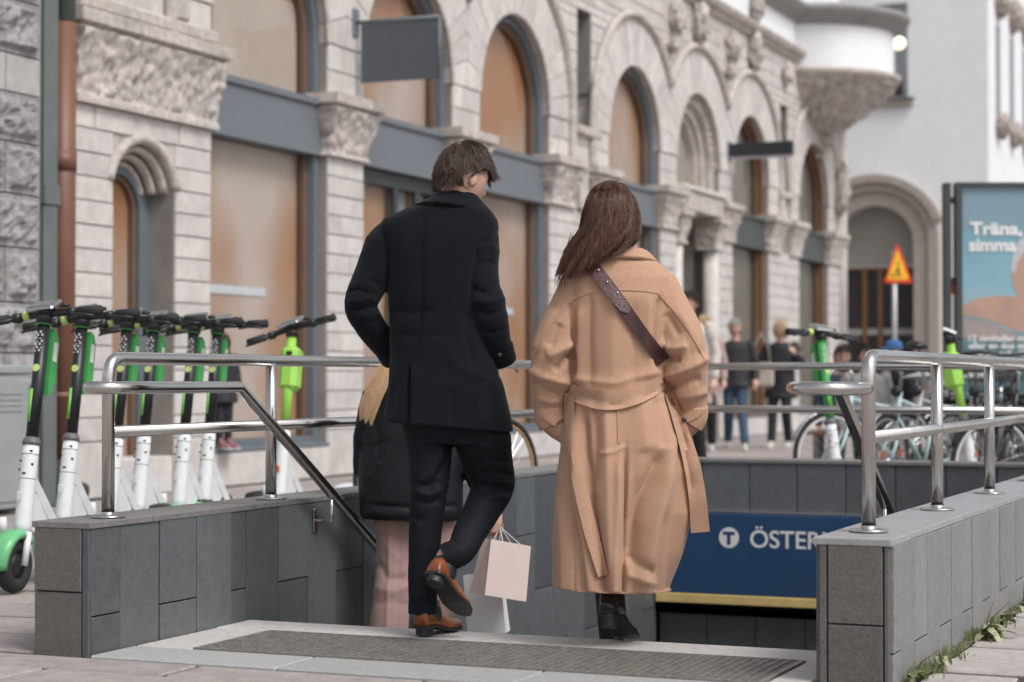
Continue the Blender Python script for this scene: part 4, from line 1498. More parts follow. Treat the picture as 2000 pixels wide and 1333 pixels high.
for b_ in (bicycle('tall dark bicycle behind the lime scooter, handlebar up against the poster', 1925, 16.0, .40, -.92, BGREY, lean=.04), bicycle('tall black bicycle nearest to the poster text, handlebar turned sideways', 1990, 15.6, .75, -.66, BBLK, lean=-.05, saddle_m=SADG)):
    b_.scale = (1.1, 1.1, 1.12)
bicycle('bicycle with tan tyre walls half hidden behind the man, near the left parapet', 880, 12.4, .62, .79, BBLK, tyre_m=None, lean=.0, fend=False, rim_m=TAN)

# ================================================================== poster case
AD = 19.0
p0_ = gW(1843, AD)
ad = thing('poster_case', 'tall black framed street poster case with a swimming advertisement', 'advertising board', p0_, YAW)
PX = AD / F
h = lambda py: cl(1900, py, AD)[2]
xw = lambda px: (px - 1843) * PX
CASE = mat('case_black', (.045, .052, .055), .45, var=.08)
zt, zb = h(358), h(705)
XR_ = xw(2130)
MB().cbox(xw(1843), xw(1857), -.06, .06, 0, zt, .008).build('side_post', CASE, ad)
for zz in (h(392), h(549)):
    MB().cbox(xw(1857), xw(1866), -.03, .03, zz - .03, zz + .03, .004).build('spacer', CASE, ad)
MB().cbox(xw(1857) + .002, xw(1864), .0, .02, h(550), h(575), .003).build('orange_marker', mat('orange_mark', (.8, .16, .03), .5), ad)
mb = MB().box(xw(1866), xw(1877), -.08, .08, .25, zt).box(xw(1877), XR_, -.08, .08, h(366), zt).box(xw(1877), XR_, -.08, .08, .25, .55).box(XR_, XR_ + .06, -.08, .08, .25, zt)
mb.build('frame', CASE, ad)
MB().box(xw(1900), xw(2080), -.06, .06, 0, .25).build('foot', CASE, ad)


def poster_mat():
    m = bpy.data.materials.new('poster_water')
    m.use_nodes = True
    n, l = m.node_tree.nodes, m.node_tree.links
    b = n['Principled BSDF']
    tc = n.new('ShaderNodeTexCoord')
    sp = n.new('ShaderNodeSeparateXYZ')
    l.new(tc.outputs['Generated'], sp.inputs[0])
    mp = n.new('ShaderNodeMapping'); mp.inputs['Scale'].default_value = (1.5, 1, 9)
    l.new(tc.outputs['Generated'], mp.inputs[0])
    nz = n.new('ShaderNodeTexNoise'); nz.inputs['Scale'].default_value = 1.6; nz.inputs['Detail'].default_value = 4
    l.new(mp.outputs[0], nz.inputs['Vector'])
    a = n.new('ShaderNodeMath'); a.operation = 'MULTIPLY_ADD'; a.inputs[1].default_value = .35
    l.new(nz.outputs[0], a.inputs[0]); l.new(sp.outputs['Z'], a.inputs[2])
    rp = n.new('ShaderNodeValToRGB')
    e = rp.color_ramp.elements
    e[0].position, e[0].color = .42, (.055, .13, .15, 1)
    e[1].position, e[1].color = 1.15, (.20, .30, .36, 1)
    for p, c_ in ((.52, (.10, .20, .23, 1)), (.62, (.28, .40, .45, 1)), (.80, (.22, .41, .48, 1)), (.98, (.17, .33, .40, 1))):
        x = e.new(p); x.color = c_
    l.new(a.outputs[0], rp.inputs[0])
    l.new(rp.outputs[0], b.inputs['Base Color'])
    b.inputs['Roughness'].default_value = .25
    return m


MB().box(xw(1877), XR_, -.04, -.03, .55, h(366)).build('poster', poster_mat(), ad)
SKINP = mat('poster_skin', (.50, .30, .22), .4, var=.25, vs_=3, col2=(.34, .24, .21))
CAPP = mat('poster_cap', (.42, .44, .46), .4, var=.2, vs_=3)


def pshape(name, pts, y, m):
    pp = [(xw(a), h(b_)) for a, b_ in pts]
    MB().prism(pp, y, y + .002).build(name, m, ad)


pshape('printed_arm', [(1877, 598), (1905, 585), (1945, 578), (1985, 580), (2040, 560), (2040, 640), (1990, 650), (1950, 632), (1915, 622), (1877, 618)], -.0425, SKINP)
pshape('printed_shoulder', [(1877, 622), (1915, 626), (1950, 638), (1985, 655), (1985, 668), (1877, 660)], -.0422, mat('poster_shade', (.30, .25, .24), .4, var=.2, vs_=4))
pshape('printed_head', [(1974, 540), (1978, 505), (1990, 478), (2010, 462), (2050, 455), (2060, 600), (2010, 600), (1990, 582), (1978, 562)], -.0428, SKINP)
pshape('printed_cap', [(1972, 530), (1977, 498), (1988, 472), (2010, 455), (2050, 448), (2050, 470), (2015, 478), (1998, 494), (1986, 515), (1981, 535)], -.0432, CAPP)
wp = lambda px, py: ad.matrix_basis if False else MW[ad.name] @ Vector((xw(px), -.046, h(py)))
lettering(ad, 'Träna, gymma', .165, wp(1893, 459), YAW, WPRINT, bold=.006, width=228 * PX)
lettering(ad, 'simma', .165, wp(1891, 491), YAW, WPRINT, bold=.006, width=93 * PX)
for k, tx in enumerate(('12 simhallar med', 'eller en dos ström', 'motion och välm')):
    lettering(ad, tx, .085, wp(1890, 667 + 14.5 * k), YAW, WPRINT, bold=.002, width=(128, 140, 125)[k] * PX)

# ================================================================== road work sign
D_ = 38.0
ws = thing('warning_sign', 'yellow and red triangular road work sign on a thin post', 'road sign', gW(1748, D_), YAW)
pxm = D_ / F
zc = lambda py: cl(1750, py, D_)[2]


def tri(k, dy, name, m):
    c0 = (4.5 * pxm, zc(526))
    pts = [(-21 * pxm, zc(553)), (34 * pxm, zc(553)), (5 * pxm, zc(475))]
    # rounded corners
    out = []
    for i in range(3):
        p, q, r_ = Vector(pts[i - 1]), Vector(pts[i]), Vector(pts[(i + 1) % 3])
        a, b_ = q + (p - q).normalized() * .05, q + (r_ - q).normalized() * .05
        for j in range(5):
            t_ = j / 4
            out.append(a * (1 - t_) ** 2 + q * 2 * t_ * (1 - t_) + b_ * t_ ** 2)
    out = [((v.x - c0[0]) * k + c0[0], (v.y - c0[1]) * k + c0[1]) for v in out]
    return MB().prism(out, dy, dy + .006).build(name, m, ws)


tri(1.0, -.03, 'red_border', mat('sign_red', (.75, .06, .012), .4, var=.05))
tri(.76, -.037, 'yellow_face', mat('sign_yellow', (.90, .50, .025), .4, var=.05))
fig = [(2, 527), (5, 526), (6, 520), (9, 523), (8, 529), (12, 541), (9.5, 541), (6, 533), (4.5, 541), (2, 541), (3.5, 531), (1, 532)]
MB().prism([(a * pxm, zc(b_)) for a, b_ in fig], -.043, -.038).build('worker_pictogram', BLACKP, ws)
MB().ell((6 * pxm, -.04, zc(515.5)), (.026, .004, .028), 12, 8).build('worker_head', BLACKP, ws)
MB().prism([(a * pxm, zc(b_)) for a, b_ in ((-9, 541), (-5, 534), (-1, 541))], -.043, -.038).build('gravel_heap', BLACKP, ws)
MB().tube([(0, .03, 0), (0, .03, zc(490))], .045, 12).build('post', mat('galvanised_post', (.45, .46, .47), .4, .6), ws, True)

# ================================================================== people: tools
def remesh(mb, vox, it=3, fac=.5):
    me = mb.mesh('r')
    ob = bpy.data.objects.new('r', me)
    C.objects.link(ob)
    m = ob.modifiers.new('r', 'REMESH')
    m.mode = 'VOXEL'
    m.voxel_size = vox
    if it:
        s_ = ob.modifiers.new('s', 'SMOOTH')
        s_.iterations = it
        s_.factor = fac
    dg = bpy.context.evaluated_depsgraph_get()
    out = bpy.data.meshes.new_from_object(ob.evaluated_get(dg))
    bpy.data.objects.remove(ob)
    bpy.data.meshes.remove(me)
    out.polygons.foreach_set('use_smooth', [True] * len(out.polygons))
    return out


def to_px(co, base):
    """local person coordinates (n,3) -> photograph pixels"""
    l, D, z = co[:, 0] + base[0], co[:, 1] + base[1], co[:, 2] + base[2] - HC
    cdp = D * CP + z * SP
    up = z * CP - D * SP
    return np.stack([1000 + F * l / cdp, 666.5 - F * up / cdp], 1)


def seg_dist(p, pts):
    best = np.full(len(p), 1e9)
    arc = np.zeros(len(p))
    L = [math.dist(a, b_) for a, b_ in zip(pts[:-1], pts[1:])]
    tot, acc = sum(L), 0
    for (a, b_), l_ in zip(zip(pts[:-1], pts[1:]), L):
        a, b_ = np.array(a, float), np.array(b_, float)
        d = b_ - a
        t = np.clip(((p - a) @ d) / (d @ d), 0, 1)
        q = a + t[:, None] * d
        h_ = np.hypot(*(p - q).T)
        arc = np.where(h_ < best, (acc + t * l_) / tot, arc)
        best = np.minimum(best, h_)
        acc += l_
    tp = np.clip(np.minimum(arc, 1 - arc) / .16, 0, 1)
    return best, tp * tp * (3 - 2 * tp)


def get_co(me):
    n = len(me.vertices)
    co = np.empty(n * 3)
    me.vertices.foreach_get('co', co)
    no = np.empty(n * 3)
    me.vertices.foreach_get('normal', no)
    return co.reshape(-1, 3), no.reshape(-1, 3)


def folds(me, base, lst, wr=0.0, wsc=6.0, stretch=(1, 1, 1)):
    """lst: (polyline px, sigma px, amplitude m)"""
    co, no = get_co(me)
    px = to_px(co, base)
    w_ = np.clip((-no[:, 1] + .25) / .5, 0, 1)
    d = np.zeros(len(co))
    for pl_, sg_, am in lst:
        pp = np.array(pl_, float)
        lo, hi = pp.min(0) - 4 * sg_, pp.max(0) + 4 * sg_
        idx = np.where(((px > lo) & (px < hi)).all(1))[0]
        if not len(idx): continue
        dist, tp = seg_dist(px[idx], pl_)
        d[idx] += am * 1.2 * tp * np.exp(-(dist / sg_) ** 1.6)
    d *= w_
    if wr:
        for i in range(len(co)):
            q = Vector((co[i, 0] * stretch[0], co[i, 1] * stretch[1], co[i, 2] * stretch[2])) * wsc
            d[i] += wr * (noise.noise(q) + .5 * noise.noise(q * 2.3))
    d *= 1 - np.clip((-no[:, 2] - .35) / .4, 0, 1)
    co = co + no * np.array([1, 1, .25]) * d[:, None]
    me.vertices.foreach_set('co', co.ravel())
    me.update()


def strands(polys, r0, r1, sides=3):
    V, Fc = [], []
    for pts in polys:
        n = len(pts)
        b0 = len(V)
        for i, p in enumerate(pts):
            t = (pts[min(i + 1, n - 1)] - pts[max(i - 1, 0)])
            if t.length < 1e-9: t = Vector((0, 0, -1))
            t.normalize()
            u = t.orthogonal().normalized()
            w_ = t.cross(u)
            k = i / (n - 1)
            r = r0 * (1 - k) ** .6 + r1 * k
            if i == 0: r *= .6
            for j in range(sides):
                a = 2 * math.pi * j / sides
                V.append(p + (u * math.cos(a) + w_ * math.sin(a)) * r)
        for i in range(n - 1):
            for j in range(sides):
                k = (j + 1) % sides
                Fc.append((b0 + i * sides + j, b0 + i * sides + k, b0 + (i + 1) * sides + k, b0 + (i + 1) * sides + j))
    return V, Fc


def head_geo(mb, M, sc_=1.0, ears=True):
    nt_, npz = 40, 48
    rings = []
    for i in range(nt_ + 1):
        th = math.pi * (.02 + .96 * i / nt_)
        ring = []
        for j in range(npz):
            ph = 2 * math.pi * j / npz
            dx, dy, dz = math.sin(th) * math.sin(ph), math.sin(th) * math.cos(ph), math.cos(th)
            x, y, z = .076 * dx, .098 * dy, .118 * dz
            t = max(0, -dz)
            x *= 1 - .26 * t
            if dy < 0: y *= 1 - .42 * t
            else: y *= 1 - .10 * (1 - t) * max(0, dy) ** 2
            if dy > .2:
                y += .026 * math.exp(-(x / .012) ** 2 - ((z + .022) / (.02 if z < -.022 else .034)) ** 2)
                y += .006 * math.exp(-(x / .05) ** 2 - ((z - .022) / .012) ** 2)
                y -= .009 * math.exp(-((abs(x) - .031) / .014) ** 2 - ((z - .003) / .011) ** 2)
                y += .006 * math.exp(-(x / .022) ** 2 - ((z + .063) / .008) ** 2) - .004 * math.exp(-(x / .024) ** 2 - ((z + .0635) / .0025) ** 2)
                y += .010 * math.exp(-(x / .022) ** 2 - ((z + .102) / .018) ** 2)
            ring.append((x * sc_, y * sc_, z * sc_))
        rings.append(ring)
    mb.loft(rings, True, M)
    if ears:
        for s in (-1, 1):
            mb.ell((.076 * s * sc_, -.008 * sc_, -.014 * sc_), (.010 * sc_, .018 * sc_, .030 * sc_), 12, 8, M)


def hand_geo(mb, M, s=1, curl=.5, sc_=1.0):
    """palm from the origin along -z, palm facing +x*s; thumb towards +y"""
    mb.tube([M @ Vector((0, 0, .01)), M @ Vector((0, 0, -.03 * sc_)), M @ Vector((0, 0, -.085 * sc_))], [.024 * sc_, .036 * sc_, .034 * sc_], 12, flat=1.0)
    for k, (y, L, r) in enumerate(((.030, .070, .0088), (.010, .078, .009), (-.010, .073, .0088), (-.029, .058, .008))):
        p = Vector((0, y, -.08)) * sc_
        pts = [M @ p]
        a = 0
        for q in range(3):
            a += curl * (.75 if q else .5)
            p = p + Vector((math.sin(a) * s, 0, -math.cos(a))) * L / 3 * sc_
            pts.append(M @ p)
        mb.tube(pts, [r * sc_, r * sc_, r * .92 * sc_, r * .75 * sc_], 8)
    mb.tube([M @ (Vector((0, .022, -.03)) * sc_), M @ (Vector((.012 * s, .048, -.055)) * sc_), M @ (Vector((.025 * s, .055, -.085)) * sc_)], [.013 * sc_, .0105 * sc_, .008 * sc_], 8)


def shoe(parent, M, m_up, m_sole, L=.29, boot=None, heel=.026, name='shoe', laces=False, m_lace=None):
    prof = [(0, .026, .050), (.03, .032, .066), (.10, .036, .078), (.22, .035, .084), (.36, .034, .074), (.48, .040, .058), (.62, .046, .047), (.78, .044, .038), (.90, .034, .031), (.97, .020, .024), (1.0, .006, .016)]
    k = L / .29
    zb = lambda t: heel * (1 - min(1, max(0, (t - .28) / .30)) ** .8) + .008
    rings = []
    for t, w_, h_ in prof:
        ring = []
        for j in range(18):
            a = math.pi * (j / 17)
            ring.append((w_ * k * math.cos(a) + .006 * math.sin(t * 3) * 0, t * L, zb(t) + h_ * k * math.sin(a) ** .75))
        for j in range(1, 5):
            ring.append((-w_ * k + 2 * w_ * k * j / 5, t * L, zb(t) - .001))
        rings.append(ring)
    up = MB().loft(rings, True)
    if boot:
        up.tube(boot, [.050, .047, .045, .045, .046][:len(boot)], 18)
    o = up.build(name, m_up, parent, True)
    me = o.data
    me.transform(M)
    me.update()
    so_ = MB()
    rings = []
    for t, w_, h_ in prof:
        w2 = w_ * k + .004
        z1 = zb(t) + .002
        z0 = z1 - .011
        rings.append([(w2, t * L * 1.012 - .002, z0), (w2, t * L * 1.012 - .002, z1), (-w2, t * L * 1.012 - .002, z1), (-w2, t * L * 1.012 - .002, z0)])
    so_.loft(rings, True)
    s = so_.build('sole', m_sole, o, False)
    s.data.transform(M)
    hb_ = MB()
    ring0, ring1 = [], []
    for j in range(16):
        a = 2 * math.pi * j / 16
        x, y = math.cos(a) * .034 * k, (.125 + math.sin(a) * .13) * L
        ring0.append((x * .95, y * .97, -.002))
        ring1.append((x, y, heel))
    hb_.loft([ring0, ring1], True)
    s = hb_.build('heel', m_sole, o, False, auto=40)
    s.data.transform(M)
    if laces:
        mb = MB()
        for q in range(4):
            t = .30 + .05 * q
            zz = zb(t) + (.082 - q * .007) * k
            mb.tube([(-.02, t * L, zz - .008), (0, t * L + .004, zz + .003), (.02, t * L, zz - .008)], .002, 6)
        for s2 in (-1, 1):
            mb.tube([(0, .29 * L, zb(.3) + .085), (.022 * s2, .27 * L, zb(.3) + .10), (.034 * s2, .31 * L, zb(.3) + .085), (.006 * s2, .30 * L, zb(.3) + .084)], .0014, 6)
            mb.tube([(0, .29 * L, zb(.3) + .085), (.03 * s2, .25 * L, zb(.3) + .07)], .0014, 6)
        s = mb.build('laces', m_lace, o, True)
        s.data.transform(M)
    return o


class Person:
    """a figure laid out on the photograph: px, py and a depth offset from the figure's own distance"""
    def __init__(s, label, px, py, D, z0, group=None):
        s.D = D
        l, d, z = cl(px, py, D)
        s.base = (l, D, z0)
        wp_ = toW(l, D, z0)
        s.t = thing('person', label, 'person', wp_, YAW, group)

    def P(s, px, py, dy=0.0):
        l, d, z = cl(px, py, s.D + dy)
        return Vector((l - s.base[0], dy, z - s.base[2]))

    def rows(s, mb, rows, n=120, ex=.86):
        rings = []
        for pl_, pr_, x0, x1, yc, hd in rows:
            ring = []
            for j in range(n):
                a = 2 * math.pi * j / n
                c_, s_ = math.cos(a), math.sin(a)
                cx = math.copysign(abs(c_) ** ex, c_)
                sy = math.copysign(abs(s_) ** ex, s_)
                py = pl_ + (pr_ - pl_) * (cx + 1) / 2
                q = s.P((x0 + x1) / 2 + (x1 - x0) / 2 * cx, py, yc)
                q.y = yc + hd * sy
                ring.append(q)
            rings.append(ring)
        mb.loft(rings, True)

    def limb(s, mb, pts, n=18):
        # smooth the path
        P_ = [p[0] if isinstance(p[0], Vector) else s.P(*p[:3]) for p in pts]
        R_ = [p[-1] for p in pts]
        out, ro = [], []
        for i in range(len(P_) - 1):
            p0, p1 = P_[max(i - 1, 0)], P_[i]
            p2, p3 = P_[i + 1], P_[min(i + 2, len(P_) - 1)]
            for k in range(5):
                t = k / 5
                out.append(.5 * ((2 * p1) + (p2 - p0) * t + (2 * p0 - 5 * p1 + 4 * p2 - p3) * t * t + (3 * p1 - p0 - 3 * p2 + p3) * t ** 3))
                ro.append(R_[i] + (R_[i + 1] - R_[i]) * t)
        out.append(P_[-1])
        ro.append(R_[-1])
        mb.tube(out, ro, n)

    def collar(s, rings4, m, name='collar', n=48):
        mb = MB()
        R = []
        for cx, hw, base, a_, b_, hd, yc in rings4:
            ring = []
            for j in range(n):
                th = 2 * math.pi * j / n
                c_, s_ = math.cos(th), math.sin(th)
                q = s.P(cx + hw * c_, base + a_ * c_ + b_ * s_, yc)
                q.y = yc + hd * s_
                ring.append(q)
            R.append(ring)
        R.append(R[0])
        mb.loft(R, False)
        me = remesh(mb, .005, 2)
        return link(name, me, m, s.t, True)

    def drape(s, bvh, path, wid, m, name, off=.006, th=.005, parent=None, na=5, sub=6, wave=0.0, free=False):
        """a flat band lying on the cloth: path in px, width px (scalar or list)"""
        pts = []
        W_ = wid if hasattr(wid, '__len__') else [wid] * len(path)
        for i in range(len(path) - 1):
            p0, p1, p2, p3 = [Vector(path[min(max(k, 0), len(path) - 1)]) for k in (i - 1, i, i + 1, i + 2)]
            for k in range(sub):
                t = k / sub
                q = .5 * ((2 * p1) + (p2 - p0) * t + (2 * p0 - 5 * p1 + 4 * p2 - p3) * t * t + (3 * p1 - p0 - 3 * p2 + p3) * t ** 3)
                pts.append((q, W_[i] + (W_[i + 1] - W_[i]) * t))
        pts.append((Vector(path[-1]), W_[-1]))
        cam_l = Vector((0 - s.base[0], -s.base[1], HC - s.base[2]))
        deps = []
        for i, (q, w_) in enumerate(pts):
            a, b_ = pts[max(i - 1, 0)][0], pts[min(i + 1, len(pts) - 1)][0]
            t = (b_ - a).normalized()
            nn = Vector((-t.y, t.x))
            row = []
            for j in range(na):
                pp = q + nn * w_ * (j / (na - 1) - .5)
                tgt = s.P(pp.x, pp.y, 0)
                d = (tgt - cam_l).normalized()
                hit = bvh.ray_cast(cam_l, d)
                row.append((pp, hit[0].y if hit[0] else None))
            deps.append(row)
        allv = [h_ for r in deps for _, h_ in r if h_ is not None]
        last = np.mean(allv) if allv else 0
        D_ = np.zeros((len(deps), na))
        for i, r in enumerate(deps):
            got = [h_ for _, h_ in r if h_ is not None]
            if got: last = min(got) if not free else np.mean(got)
            for j, (_, h_) in enumerate(r):
                D_[i, j] = h_ if h_ is not None else last
        for _ in range(3):
            D2 = D_.copy()
            D2[1:-1] = (D_[:-2] + D_[1:-1] * 2 + D_[2:]) / 4
            D_ = np.minimum(D2, D_) if not free else D2
        front, back = [], []
        for i, r in enumerate(deps):
            fr_, bk_ = [], []
            for j, (pp, _) in enumerate(r):
                e = off + wave * math.sin(i * .7)
                fr_.append(s.P(pp.x, pp.y, D_[i, j] - e - th))
                bk_.append(s.P(pp.x, pp.y, D_[i, j] - e + .012))
            front.append(fr_ + bk_[::-1])
        mb = MB().loft(front, True)
        return mb.build(name, m, parent or s.t, False, auto=40)


def wool(name, col, var=.08, sheen=.4, bs=900):
    return mat(name, col, .95, var=var, vs_=130, det=10, bump=.45, bs=260, sheen=sheen, spec=.15, bdist=.003, stretch=(1, 1, 2.2))


SKIN = mat('skin', (.56, .34, .26), .5, var=.07, vs_=30)
SKIN.node_tree.nodes['Principled BSDF'].inputs['Subsurface Weight'].default_value = .12
SKIN.node_tree.nodes['Principled BSDF'].inputs['Subsurface Radius'].default_value = (.02, .008, .004)
NAVY = wool('navy_wool', (.0062, .0074, .0110), .2, .07)
TROU = mat('dark_trouser', (.0075, .0088, .0130), .75, var=.22, vs_=260, bump=.15, bs=700, sheen=.0, spec=.22, bdist=.002, stretch=(6, 6, 1))
CAMEL = wool('camel_wool', (.445, .270, .184), .13, .12)
LEATHER = mat('brown_leather', (.24, .066, .020), .36, var=.38, vs_=26, bump=.12, bs=140, coat=.10, stain=.3)
BOOTL = mat('black_leather', (.018, .018, .019), .22, var=.2, vs_=30, bump=.12, bs=90, coat=.15)
SOLE = mat('black_sole', (.016, .015, .014), .5, var=.2)
HAIR_M = mat('ash_brown_hair', (.125, .082, .058), .36, col2=(.034, .021, .015), vs_=80, stretch=(3, 3, .35), aniso=.3)
HAIR_W = mat('chestnut_hair', (.17, .082, .048), .33, col2=(.026, .012, .008), vs_=45, stretch=(3, 3, .3), aniso=.3)
HAIR_B = mat('blond_hair', (.74, .52, .33), .38, col2=(.46, .28, .15), vs_=90, stretch=(3, 3, .3), aniso=.3)
BUTTON = mat('dark_button', (.03, .025, .022), .3)

def foot_M(per, heel, toe, up):
    h_, t_ = per.P(*heel), per.P(*toe)
    y = (t_ - h_).normalized()
    z = (Vector(up) - y * Vector(up).dot(y)).normalized()
    x = y.cross(z)
    M = Matrix((x, y, z)).transposed().to_4x4()
    M.translation = h_
    return M


# ================================================================== the man
man = Person('man seen from behind in a black wool coat, right heel lifted off the step', 835, 1243, 7.41, .004)
mt = man.t
Ml = foot_M(man, (820, 1241, -.05), (893, 1225.5, .20), (0, 0, 1))
Mr = foot_M(man, (840, 1132, -.245), (921, 1212, -.035), (.28, .70, .80))
AL, AR = Ml @ Vector((0, .075, .085)), Mr @ Vector((0, .075, .085))
AR2 = Mr @ Vector((0, .062, .125))
headM = Matrix.Translation(man.P(906, 347, .0)) @ Matrix.Rotation(math.radians(-52), 4, 'Z') @ Matrix.Rotation(math.radians(-20), 4, 'X')
mb = MB()
head_geo(mb, headM, 1.02)
man.limb(mb, [(905, 355, .0, .054), (898, 385, -.005, .055), (888, 415, -.005, .062)])
man.rows(mb, [(405, 407, 830, 930, 0, .06), (445, 450, 770, 945, 0, .09), (520, 520, 785, 925, 0, .10), (650, 650, 795, 925, 0, .09), (740, 740, 785, 955, 0, .10), (830, 835, 785, 975, 0, .10)])
for a in ([(775, 460, 0, .05), (735, 520, 0, .045), (705, 592, -.02, .042), (720, 632, .02, .034), (743, 663, .07, .030), (768, 692, .12, .026)], [(935, 468, 0, .05), (938, 540, -.03, .045), (950, 605, -.06, .042), (956, 655, -.02, .038), (940, 690, .03, .033)],
          [(837, 830, 0, .07), (836, 960, 0, .05), (830, 1080, 0, .045), (826, 1190, 0, .036), (AL, .034)], [(938, 835, 0, .075), (962, 945, .12, .055), (915, 1040, -.06, .045), (AR2, .036), (AR, .034)]):
    man.limb(mb, a)
hand_geo(mb, Matrix.Translation(man.P(770, 693, .12)) @ Matrix.Rotation(-.5, 4, 'Y'), 1, .5, .8)
hand_geo(mb, Matrix.Translation(man.P(940, 690, .03)), -1, .5)
me = remesh(mb, .0052, 2)
link('body', me, SKIN, mt, True)

# coat
mb = MB()
man.rows(mb, [(374, 376, 868, 928, .0, .062), (392, 398, 830, 946, .0, .085), (410, 415, 788, 962, 0, .105), (428, 433, 748, 973, 0, .112), (440, 446, 743, 974, 0, .120), (460, 466, 744, 972, 0, .128), (500, 500, 750, 955, 0, .135), (560, 560, 757, 948, 0, .135), (620, 620, 760, 948, 0, .13), (690, 692, 762, 962, 0, .135), (750, 757, 758, 985, 0, .15), (800, 817, 751, 998, 0, .16), (823, 844, 749, 1003, 0, .165)])
man.limb(mb, [(768, 448, 0, .050), (751, 478, 0, .074), (733, 530, -.005, .073), (705, 592, -.02, .063), (720, 632, .02, .058), (742, 662, .07, .055), (768, 694, .13, .048)])
man.limb(mb, [(950, 452, 0, .048), (940, 488, -.01, .071), (938, 545, -.035, .070), (952, 602, -.055, .070), (960, 645, -.035, .068), (968, 676, -.005, .060), (974, 702, .03, .050)])
me = remesh(mb, .0055, 2)
L_ = [
    ([(832, 400), (828, 500), (826, 600), (815, 690)], 3, -.0035),
    ([(800, 700), (798, 770), (796, 920)], 3.5, -.014), ([(808, 700), (806, 920)], 7, .007),
    ([(962, 455), (935, 490), (925, 540), (920, 600)], 4, -.006), ([(748, 450), (757, 500), (758, 560)], 4, -.006),
    ([(915, 600), (912, 660), (930, 720)], 7, -.007),
    # sleeve creases
    ([(676, 572), (700, 566), (722, 575)], 5, -.007), ([(675, 590), (705, 588), (735, 580)], 5, .006), ([(680, 606), (710, 604), (740, 596)], 4.5, -.009), ([(690, 622), (720, 618), (742, 606)], 5, .007), ([(697, 640), (725, 630), (745, 618)], 4.5, -.007), ([(715, 660), (740, 645)], 5, .005), ([(722, 545), (745, 560)], 5, -.005),
    ([(930, 520), (955, 512), (976, 520)], 5, -.006), ([(915, 560), (950, 574), (990, 552)], 6, -.009), ([(920, 585), (950, 592), (990, 582)], 5.5, .008), ([(915, 598), (955, 616), (1000, 598)], 6, -.009), ([(935, 645), (965, 650), (998, 642)], 4.5, -.006), ([(930, 490), (955, 478), (972, 485)], 6, .005),
    ([(800, 410), (815, 480), (820, 580)], 16, -.004),
    ([(760, 600), (800, 612), (860, 606)], 9, -.005), ([(765, 650), (820, 660), (900, 648)], 10, -.004), ([(870, 690), (900, 720), (960, 745)], 10, .006), ([(880, 755), (882, 830)], 9, -.006), ([(930, 750), (945, 835)], 12, .006), ([(770, 740), (765, 815)], 8, -.005),
    ([(985, 735), (960, 732)], 4, -.006)]
folds(me, man.base, L_, .0022, 9)
coat = link('coat', me, NAVY, mt, True)
bv = BVHTree.FromPolygons([v.co.copy() for v in me.vertices], [tuple(p.vertices) for p in me.polygons])
for sm in ([(832, 408), (829, 500), (827, 600), (816, 690), (800, 718)], [(800, 718), (798, 770), (796, 824)], [(960, 452), (936, 486), (926, 540), (921, 592)], [(750, 446), (757, 500), (759, 556)]):
    man.drape(bv, sm, 3.5, NAVY, 'seam', .001, .002, coat, na=3, sub=8)
man.collar([(898, 37, 388, 9, 13, .068, .0), (897, 43, 391, 9, 13, .076, .0), (873, 70, 414, 7, 12, .118, .0), (876, 60, 417, 7, 10, .104, .0)], NAVY)
# sleeve cuffs with buttons
for pts, bt in (([(752, 672, .09, .052), (770, 697, .14, .056)], (748, 688)), ([(970, 678, 0, .062), (978, 706, .03, .060)], (976, 694))):
    mb = MB()
    man.limb(mb, pts)
    cu_ = mb.build('cuff', NAVY, mt, True)
    q = man.P(bt[0], bt[1], -.07 if bt[0] > 900 else .06)
    MB().ell(q, (.009, .005, .009), 12, 8).build('button', BUTTON, cu_, True)

# trousers
mb = MB()
man.rows(mb, [(800, 812, 775, 975, 0, .12), (840, 850, 786, 998, .01, .125), (862, 872, 792, 1000, .015, .12)])
man.limb(mb, [(838, 840, 0, .086), (840, 900, -.005, .082), (838, 955, -.015, .070), (832, 1020, -.005, .064), (828, 1090, 0, .058), (826, 1150, 0, .055), (826, 1193, 0, .053)])
man.limb(mb, [(938, 845, 0, .108), (952, 900, .055, .096), (962, 948, .09, .083), (945, 990, .03, .071), (918, 1040, -.06, .061), (899, 1076, -.13, .055), (AR2, .050)])
me = remesh(mb, .0052, 3)
L_ = [([(800, 935), (830, 950), (868, 940)], 5, -.007), ([(802, 955), (838, 968), (870, 955)], 5, .006), ([(804, 975), (835, 985), (866, 975)], 5, -.006), ([(870, 870), (845, 920), (812, 950)], 6, .007), ([(878, 890), (860, 925), (830, 960)], 5, -.006), ([(800, 1010), (832, 1020)], 6, -.004), ([(798, 1160), (826, 1168), (852, 1160)], 6, .004), ([(798, 1178), (826, 1184)], 5, -.004),
      ([(845, 1000), (838, 1100), (832, 1190)], 3, .0035),
      ([(925, 930), (965, 920), (1004, 930)], 5, -.008), ([(920, 945), (960, 940), (1006, 945)], 5, .007), ([(925, 962), (965, 955), (1004, 960)], 5, -.008), ([(920, 980), (960, 970), (1000, 975)], 5, .006), ([(915, 905), (950, 895), (1000, 905)], 6, -.006), ([(882, 850), (884, 900), (888, 940)], 5, -.010), ([(905, 1010), (935, 1005), (965, 1012)], 6, -.004), ([(880, 1060), (910, 1065)], 6, -.004), ([(900, 870), (930, 900)], 7, .005)]
folds(me, man.base, L_, .002, 11)
tr_ = link('trousers', me, TROU, mt, True)
for p1, p2, r_ in ((man.P(899, 1076, -.13), AR2, .0515), (man.P(826, 1150, 0), man.P(826, 1196, 0), .0545)):
    d_ = (p2 - p1).normalized()
    MB().tube([p2 - d_ * .05, p2 - d_ * .02, p2 + d_ * .004], [r_ * .97, r_, r_ * 1.0], 36).build('hem', TROU, tr_, False, auto=50)
# shoes
LACE = mat('brown_lace', (.09, .04, .02), .6)


